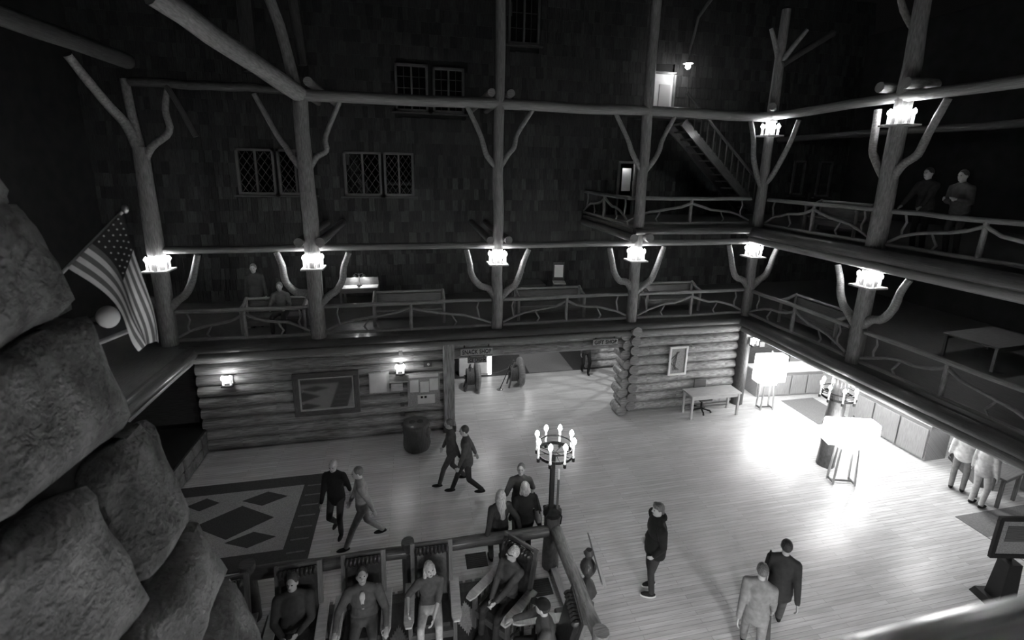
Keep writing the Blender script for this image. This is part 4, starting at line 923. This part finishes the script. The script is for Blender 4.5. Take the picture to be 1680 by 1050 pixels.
# armchairs round the hearth
def armchair(label, x, y, rz):
    A = thing('armchair', label, 'armchair', (x, y, .016), rz, 'leather armchairs round the hearth')
    obj('seat_cushion', MB().box((0, .03, .40), (.56, .56, .14)), 'leather', A, bevel=.03); obj('seat_frame', MB().box((0, .31, .31), (.62, .05, .12)).box((0, -.27, .31), (.62, .05, .12)), 'board_dark', A)
    bk = Matrix.Rotation(R_(-12), 3, 'X').inverted() if False else Matrix.Rotation(R_(12), 3, 'X')
    obj('back_cushion', MB().box((0, -.325, .84), (.54, .12, .78), bk), 'leather', A, bevel=.04)
    rl = MB()
    for i in range(9): rl.ell((-.24 + i * .06, -.36, 1.20), (.036, .075, .055), n=8, m=6)
    obj('head_roll', rl, 'leather', A, True)
    for sx in (-1, 1):
        obj('back_post', MB().bar((sx * .30, -.22, .3), (sx * .30, -.46, 1.28), .05, .07, (1, 0, 0)), 'board', A)
        obj('leg', MB().box((sx * .33, .30, .31), (.06, .06, .62)), 'board', A); obj('leg', MB().box((sx * .33, -.28, .31), (.06, .06, .62)), 'board', A)
        pts = [(sx * .35 - .075, -.34, .62), (sx * .35 + .075, -.34, .62), (sx * .35 + .075, .34, .62), (sx * .35 + .045, .44, .62), (sx * .35 - .045, .44, .62), (sx * .35 - .075, .34, .62)]
        obj('armrest', MB().prism(pts, (0, 0, .032)), 'board_pale', A, bevel=.006)
        for q in (-.12, .0, .12): obj('side_slat', MB().box((sx * .33, q, .40), (.02, .06, .42)), 'board', A)
        obj('side_rail', MB().box((sx * .33, 0, .2), (.03, .56, .05)), 'board', A)
    obj('back_rail', MB().bar((-.3, -.455, 1.25), (.3, -.455, 1.25), .04, .06), 'board_dark', A)
    return A
F180 = R_(180)
armchair('leather armchair of the man in the dark jumper', -1.82, 6.02, F180 + .05); armchair('leather armchair of the man in the open jacket', -.90, 6.06, F180); armchair('leather armchair of the long-haired woman in light trousers', .14, 6.08, F180 - .03)
armchair('leather armchair of the elderly white-haired man', 1.24, 5.98, R_(130)); armchair('leather armchair of the man in the dark cap', 1.68, 5.08, R_(84)); armchair('empty leather armchair beside the chimney', -2.80, 5.95, F180 + .12)

# ================================================================== PEOPLE
def ik(a, c, l1, l2, pole):
    a = Vector(a); c = Vector(c); d = c - a; D = d.length; mx = (l1 + l2) * .998
    if D > mx: c = a + d * (mx / D); d = c - a; D = mx
    x = d.normalized(); p = Vector(pole); p = (p - x * p.dot(x)).normalized()
    k = (l1 * l1 - l2 * l2 + D * D) / (2 * D); h = math.sqrt(max(0, l1 * l1 - k * k))
    return a + x * k + p * h, c
def cap(mb, a, b, ra, rb, n=12):
    a = Vector(a); b = Vector(b)
    if (b - a).length < 1e-4: return
    mb.tube([a, a.lerp(b, .33), a.lerp(b, .67), b], [ra, ra + (rb - ra) * .33, ra + (rb - ra) * .67, rb], n, True, 0, True)
def skinmesh(name, mb, m, parent, vox, smooth_it=2):
    o = obj(name, mb, m, parent)
    r = o.modifiers.new('remesh', 'REMESH'); r.mode = 'VOXEL'; r.voxel_size = vox; r.use_smooth_shade = True
    s = o.modifiers.new('smooth', 'SMOOTH'); s.factor = .5; s.iterations = smooth_it
    return o
def person(label, loc, rz, H=1.75, pelvis=(0, 0, .95), lean=0, feet=((-.1, 0, .08), (.1, 0, .08)), hands=((-.26, .04, .78), (.26, .04, .78)), head=(0, 0),
           top='cloth_dark', legs='denim', hair='hair_brown', style='short', shoes='cloth_black', sole=None, sleeves='long', hem=.07, vox=.016, group=None, hood=False, skin='skin', bag=None, cap_=None,
           build=1.0, toes=(0, 0), curl=.6, elbow=None, twist=0, inner=None, grip=0, glasses=False):
    s = H / 1.75; V = Vector
    T = thing('person', label, 'person', loc, rz, group); T.scale = (s, s, s)
    p0 = V(pelvis); sp = V((0, math.sin(lean), math.cos(lean))); Mt = Matrix.Rotation(twist, 3, 'Z')
    fw = Mt @ V((0, math.cos(lean), -math.sin(lean))); rx = Mt @ V((1, 0, 0))
    waist = p0 + sp * .14; chest = p0 + sp * .34; nb = p0 + sp * .53 ; sh = [nb - sp * .075 - rx * .168 * build, nb - sp * .075 + rx * .168 * build]
    hy, hp = head; Mh = Mt @ Matrix.Rotation(hy, 3, 'Z') @ Matrix.Rotation(-hp - lean * .5, 3, 'X')
    hc = nb + sp * .06 + Mh @ V((0, .025, .11))
    torsoR = Matrix((rx, fw, sp)).transposed()
    hips = [p0 + V((-.092, 0, -.03)), p0 + V((.092, 0, -.03))]
    kn, an, el, wr = [], [], [], []
    for i in (0, 1):
        sg = -1 if i == 0 else 1
        k_, a_ = ik(hips[i], feet[i], .43, .42, (sg * .12, 1, .15)); kn.append(k_); an.append(a_)
        e_, w_ = ik(sh[i], hands[i], .285, .25, (elbow[i] if elbow else (sg * .45, -1, -.35))); el.append(e_); wr.append(w_)
    B = build
    # ---- body: one continuous skin surface
    b = MB()
    b.ell(chest, (.150 * B, .098 * B, .19), torsoR); b.ell(waist, (.128 * B, .09 * B, .16), torsoR); b.ell(p0, (.148 * B, .10 * B, .12), torsoR)
    cap(b, sh[0], sh[1], .055, .055); cap(b, nb - sp * .05, hc - Mh @ V((0, .02, .02)), .055, .05)
    b.ell(hc, (.074, .094, .108), Mh, 16, 12); b.ell(hc + Mh @ V((0, .03, -.065)), (.052, .06, .058), Mh); cap(b, hc + Mh @ V((0, .088, .012)), hc + Mh @ V((0, .108, -.022)), .010, .015, 8)
    b.ell(hc + Mh @ V((0, .078, .03)), (.045, .02, .012), Mh)
    for sg in (-1, 1): b.ell(hc + Mh @ V((sg * .076, -.005, -.01)), (.012, .02, .03), Mh)
    for i in (0, 1):
        sg = -1 if i == 0 else 1
        cap(b, hips[i], kn[i], .074 * B, .048); cap(b, kn[i], an[i], .048, .034); tdir = V((math.sin(toes[i]), math.cos(toes[i]), 0)); cap(b, an[i] + V((0, 0, -.03)), an[i] + tdir * .13 + V((0, 0, -.05)), .035, .028)
        cap(b, sh[i], el[i], .05 * B, .037); cap(b, el[i], wr[i], .037, .025)
        f = (wr[i] - el[i]).normalized()
        if grip: f = (f + V((0, .7, -.15)) * .8).normalized()
        pn = V((-sg, 0, 0)); pn = (pn - f * pn.dot(f))      # palm normal points to the body
        if pn.length < .2: pn = V((0, 0, -1)) - f * (-f.z)
        if grip: pn = V((0, 0, -1)) - f * (-f.z)
        pn.normalize(); sd = f.cross(pn); 
        if sd.dot(V((0, 1, 0))) < 0 and not grip: sd = -sd
        if grip: sd = V((-sg, 0, 0)) - f * V((-sg, 0, 0)).dot(f); sd.normalize()
        Rh = Matrix((sd, pn, f)).transposed(); pc = wr[i] + f * .05
        b.ell(pc, (.040, .017, .055), Rh)
        for q, (off, ln) in enumerate(((.030, .068), (.010, .078), (-.010, .072), (-.029, .056))):
            r0 = wr[i] + f * .085 + sd * off; d1 = (f * math.cos(curl * .6) + pn * math.sin(curl * .6)); d2 = (f * math.cos(curl * 1.7) + pn * math.sin(curl * 1.7))
            m1 = r0 + d1 * ln * .5; cap(b, r0 - f * .02, m1, .0095, .009, 8); cap(b, m1, m1 + d2 * ln * .5, .009, .008, 8)
        t0 = wr[i] + f * .03 + sd * .034; t1 = t0 + (f * .6 + sd * .75).normalized() * .035; cap(b, t0 - sd * .012, t1, .012, .0105, 8); cap(b, t1, t1 + (f + pn * .3).normalized() * .032, .0105, .009, 8)
    skinmesh('body', b, skin, T, min(vox, .011) if vox < .02 else vox, 2)
    # face
    for sg in (-1, 1): obj('eye', MB().ell(hc + Mh @ V((sg * .030, .087, .008)), (.012, .009, .007), Mh, 8, 6), 'eye', T, True)
    obj('mouth', MB().ell(hc + Mh @ V((0, .086, -.062)), (.022, .009, .006), Mh, 8, 6), 'lips', T, True)
    if glasses: obj('glasses', MB().tube([hc + Mh @ V((-.075, .02, .012)), hc + Mh @ V((-.06, .09, .01)), hc + Mh @ V((0, .105, .012)), hc + Mh @ V((.06, .09, .01)), hc + Mh @ V((.075, .02, .012))], .005, 6), 'iron', T)
    # ---- upper garment
    e = .016; g = MB()
    g.ell(chest, (.150 * B + e + .012, .098 * B + e + .012, .19 + e), torsoR, 16, 10); g.ell(waist, (.132 * B + e + .016, .094 * B + e + .016, .19), torsoR, 16, 10); g.ell(p0 - sp * hem * .35 if pelvis[2] > .8 else p0 + sp * .05, (.155 * B + e + .014, .112 * B + e + .014, .10 + hem if pelvis[2] > .8 else .09), torsoR, 16, 10)
    if pelvis[2] > .8: g.lathe([(.9, -.04 - hem), (1, -.03 - hem), (.98, .1), (.9, .16)], (0, 0, 0), 18); g.v[-72:] = [tuple(p0 + torsoR @ V((x * (.162 * B + e), y * (.118 * B + e), z))) for x, y, z in g.v[-72:]]
    cap(g, sh[0], sh[1], .052 + e, .052 + e); cap(g, sh[0] - rx * -.03 + sp * .01, nb + sp * .01, .05 + e, .05 + e); cap(g, sh[1] - rx * .03 + sp * .01, nb + sp * .01, .05 + e, .05 + e); cap(g, nb - sp * .08, nb + sp * .015, .075, .062)
    for i in (0, 1):
        cap(g, sh[i], el[i], .05 * B + e + .008, .040 + e)
        if sleeves == 'long': cap(g, el[i], el[i].lerp(wr[i], .93), .040 + e, .031 + e * .7)
    if hood: g.ell(nb - fw * .075 + sp * .03, (.10, .075, .07), torsoR); g.ell(nb - fw * .02 + sp * .035, (.085, .075, .045), torsoR)
    skinmesh('jacket' if hood or inner else 'top', g, top, T, max(vox, .014), 3)
    if inner: obj('shirt_front', MB().ell(chest + fw * .075 * B + sp * .02, (.06, .055, .17), torsoR, 10, 8), inner, T, True)
    # ---- trousers
    g = MB(); g.ell(p0 - sp * .01, (.150 * B + .012, .104 * B + .012, .125), torsoR, 16, 10)
    for i in (0, 1): cap(g, hips[i], kn[i], .074 * B + (.014 if pelvis[2] > .8 else .026), .062); cap(g, kn[i], kn[i].lerp(an[i], .96), .062, .052)
    if pelvis[2] < .8: g.ell(p0 + V((0, .07, .015)), (.158 * B + .018, .15, .085), None, 16, 10)
    skinmesh('trousers', g, legs, T, max(vox, .014), 3)
    # ---- shoes
    for i in (0, 1):
        td = V((math.sin(toes[i]), math.cos(toes[i]), 0)); sd = V((td.y, -td.x, 0)); M = Matrix((sd, td, V((0, 0, 1)))).transposed(); c = an[i] + td * .055 + V((0, 0, -.04))
        k_ = MB(); k_.ell(c, (.046, .135, .038), M, 12, 8); k_.ell(an[i] + V((0, 0, -.02)), (.043, .055, .05), M, 12, 8)
        so = skinmesh('shoe', k_, shoes, T, .012, 1)
        if sole: obj('sole', MB().lathe([(.9, -.012), (1, 0), (.97, .014)], n=18), sole, so, True); ch = so.children[0]; ch.data.transform(Matrix.Translation(c + V((0, .0, -.028))) @ M.to_4x4() @ Matrix.Diagonal((.05, .142, 1, 1)))
    # ---- hair
    h = MB()
    if style != 'bald':
        h.ell(hc + Mh @ V((0, -.018, .022)), (.082, .096, .104), Mh, 16, 12)
        if style == 'fringe': h.ell(hc + Mh @ V((0, .055, .07)), (.062, .045, .045), Mh); h.ell(hc + Mh @ V((.03, .03, .08)), (.055, .05, .04), Mh); h.ell(hc + Mh @ V((0, -.07, -.03)), (.07, .045, .06), Mh)
        if style in ('long', 'bob'):
            for sg in (-1, 1): cap(h, hc + Mh @ V((sg * .062, -.01, .03)), hc + Mh @ V((sg * .078, -.015, -.11)), .032, .034)
            h.ell(hc + Mh @ V((0, -.055, -.05)), (.085, .06, .11), Mh)
        if style == 'long': cap(h, hc + Mh @ V((0, -.07, -.06)), hc - fw * .12 - sp * .40 , .085, .06); cap(h, hc + Mh @ V((.05, -.06, -.06)), hc - fw * .09 - sp * .32 + rx * .07, .045, .03); cap(h, hc + Mh @ V((-.05, -.06, -.06)), hc - fw * .09 - sp * .32 - rx * .07, .045, .03)
        skinmesh('hair', h, hair, T, .012, 1)
    if cap_: k_ = MB(); k_.ell(hc + Mh @ V((0, -.008, .05)), (.088, .105, .08), Mh, 14, 10); k_.ell(hc + Mh @ V((0, .115, .045)), (.07, .07, .012), Mh); skinmesh('cap', k_, cap_, T, .012, 1)
    if bag:
        side = bag; bp = V((side * .25, -.05, .0)) + p0 + sp * .08; k_ = MB(); k_.ell(bp, (.06, .15, .17), None, 14, 10); k_.box(bp + V((0, 0, -.06)), (.09, .24, .16)); skinmesh('shoulder_bag', k_, 'cloth_grey', T, .016, 3)
        obj('bag_strap', MB().tube([bp + V((0, -.1, .12)), sh[1 if side > 0 else 0] + V((side * .02, -.06, .07)), sh[1 if side > 0 else 0] + V((side * .02, .06, .06)), bp + V((0, .1, .12))], .012, 6), 'cloth_black', T)
    return T
def face_to(dx, dy): return math.atan2(-dx, dy)
def walk(ph=1, st=.34):   # stride pose
    return dict(feet=((-.09, st * ph, .09), (.09, -st * ph, .16 if ph > 0 else .09)) if ph > 0 else ((-.09, -st, .16), (.09, st, .09)), hands=((-.23, -.20 * ph, .82), (.23, .22 * ph, .84)), elbow=((-.12, -1, -.2), (.12, -1, -.2)), pelvis=(0, 0, .91), lean=.06)
# the standing man in the dark hooded jacket
person('man in a dark hooded jacket standing alone on the open floor', (3.92, 6.12, 0), R_(80), 1.76, feet=((-.11, .03, .08), (.12, -.05, .08)), hands=((-.21, .10, .92), (.22, .08, .92)), head=(R_(10), R_(-4)), top='cloth_black', legs='cloth_dark', hair='hair_brown', style='fringe', shoes='cloth_black', sole='white', hem=.10, hood=True, build=1.32, toes=(.15, -.2), vox=.014, curl=1.0)
# group at the rail
person('long-haired woman in a dark top leaning back on the log rail', (1.40, 7.10, 0), R_(10), 1.66, pelvis=(0, .05, .90), lean=-.06, feet=((-.1, .22, .08), (.1, .12, .08)), hands=((-.36, -.20, .93), (.33, -.18, .93)), head=(R_(-30), R_(5)), top='cloth_dark', legs='denim', hair='hair_blond', style='long', vox=.014, grip=1, curl=.3, skin='skin_darker')
person('fair-haired woman in a black top with a grey shoulder bag', (1.86, 7.16, 0), R_(5), 1.68, hands=((-.26, .10, .95), (.24, .14, .98)), feet=((-.1, .05, .08), (.1, .0, .08)), head=(R_(5), R_(0)), top='cloth_black', legs='cloth_black', hair='hair_blond', style='bob', bag=1, vox=.014, build=1.08, hem=.05)
person('short-haired man in a vest reaching down towards the long-haired woman', (1.92, 7.78, 0), R_(170), 1.68, pelvis=(0, 0, .93), lean=.12, hands=((-.24, .12, .95), (.40, .34, .98)), head=(R_(-10), R_(-22)), top='cloth_mid', legs='denim', hair='hair_brown', style='short', sleeves='short', vox=.014)
# seated round the hearth
sitp = dict(pelvis=(0, -.06, .53), feet=((-.14, .42, .08), (.14, .42, .08)))
def sit(**k): d = dict(sitp); d.update(k); return d
person('seated man in a dark jumper with folded hands', (-1.86, 6.0, .016), F180 + .05, 1.76, **sit(hands=((-.10, .20, .72), (.10, .20, .70)), head=(R_(-12), R_(-5)), lean=-.24, top='cloth_dark', legs='cloth_black', hair='hair_dark', skin='skin_darker', elbow=((-.8, -.3, -.5), (.8, -.3, -.5)), vox=.014, build=1.22))
person('seated man in an open jacket looking down at his hand', (-.88, 6.06, .016), F180, 1.76, **sit(hands=((-.34, .36, .70), (.36, .34, .72)), head=(R_(12), R_(-28)), lean=.06, top='cloth_mid', legs='denim', hair='hair_dark', inner='cloth_light', skin='skin_darker', vox=.014, build=1.2, feet=((-.16, .40, .08), (.10, .50, .08)), grip=1))
person('seated long-haired woman with light trousers resting on her arm', (.10, 6.08, .016), F180 - .05, 1.66, **sit(hands=((-.06, .34, .66), (.34, .22, .74)), head=(R_(18), R_(-14)), top='cloth_mid', legs='cloth_light', hair='hair_blond', style='long', sleeves='short', vox=.014, lean=.04))
person('elderly white-haired man in a grey jumper with clasped hands', (1.28, 6.01, .016), R_(130), 1.74, **sit(hands=((-.04, .30, .68), (.05, .30, .66)), head=(R_(-35), R_(-8)), lean=-.20, top='cloth_mid', legs='cloth_dark', hair='hair_grey', vox=.014, elbow=((-.8, -.5, -.5), (.8, -.5, -.5)), glasses=True))
person('man in a dark cap and pale overshirt seated with his back turned', (1.66, 5.10, .016), R_(84), 1.76, **sit(hands=((-.22, .42, .74), (.30, .40, .72)), head=(R_(-25), R_(-8)), lean=.14, top='cloth_mid', legs='cloth_black', hair='hair_dark', cap_='cloth_black', vox=.014, build=1.1, grip=1))
# walkers
W1 = walk(1); W2 = walk(-1)
person('walker in a dark coat beside the patterned rug', (-1.62, 8.55, 0), R_(170), 1.7, top='cloth_black', legs='cloth_dark', hair='hair_blond', hem=.12, vox=.018, group='people walking on the lobby floor', **walk(1, .12))
person('walker in light loose clothes striding with dark shoes', (-1.08, 8.15, 0), R_(100), 1.74, top='cloth_grey', legs='denim_pale', hair='hair_brown', vox=.018, group='people walking on the lobby floor', **walk(1, .36))
person('walker in a grey jacket passing the stump bin', (1.04, 9.22, 0), R_(85), 1.74, top='cloth_mid', legs='cloth_dark', hair='hair_dark', hem=.1, vox=.018, group='people walking on the lobby floor', **walk(-1, .34))
person('walker in brown half hidden behind the grey-jacketed walker', (.74, 9.62, 0), R_(85), 1.7, top='cloth_mid', legs='denim', hair='hair_brown', vox=.018, group='people walking on the lobby floor', **walk(1, .3))
person('walker with a dark coat and bag hurrying across the open floor', (5.45, 5.02, 0), R_(-40), 1.76, top='cloth_dark', legs='denim', hair='hair_dark', hem=.12, vox=.018, bag=-1, group='people walking on the lobby floor', **walk(-1, .3))
person('walker in pale grey clothes beside the hurrying dark coat', (4.78, 4.72, 0), R_(-40), 1.74, top='cloth_grey', legs='cloth_grey', hair='hair_brown', hem=.08, vox=.018, group='people walking on the lobby floor', **walk(1, .3))
person('man in dark trousers standing at the back of the hall', (5.95, 14.85, 0), R_(175), 1.78, top='cloth_dark', legs='cloth_black', hair='hair_dark', vox=.02, skin='skin_darker', **walk(1, .1))
# front desk people
person('visitor in a white shirt standing at the brochure rack', (12.35, 7.25, 0), R_(-60), 1.72, top='cloth_white', legs='denim_pale', hair='hair_blond', vox=.02)
person('visitor in a light top at the small table by the front desk', (12.2, 6.75, 0), R_(-90), 1.66, top='cloth_light', legs='cloth_light', hair='hair_brown', style='bob', vox=.02)
# balcony people
person('watcher in dark clothes leaning at the third-floor rail', (10.62, 7.98, Z3), R_(90), 1.74, lean=.12, hands=((-.2, .38, .96), (.2, .38, .96)), top='cloth_dark', legs='cloth_black', hair='hair_dark', vox=.02, grip=1)
person('watcher in a lighter shirt with raised arms at the third-floor rail', (10.66, 7.35, Z3), R_(90), 1.70, lean=.15, hands=((-.12, .30, 1.18), (.12, .30, 1.18)), top='cloth_mid', legs='cloth_dark', hair='hair_dark', vox=.02, skin='skin_darker')
person('dim person standing on the hall-side balcony behind the dim settle', (-4.15, 13.3, Z2), R_(185), 1.72, top='cloth_dark', legs='cloth_black', hair='hair_brown', vox=.02, skin='skin_darker')
person('dim person in a pale top seated on the dim settle of the hall-side balcony', (-3.45, 12.86, Z2), R_(180), 1.7, **sit(hands=((-.2, .3, .7), (.2, .3, .7)), top='cloth_mid', legs='cloth_dark', hair='hair_brown', vox=.02, skin='skin_darker'))
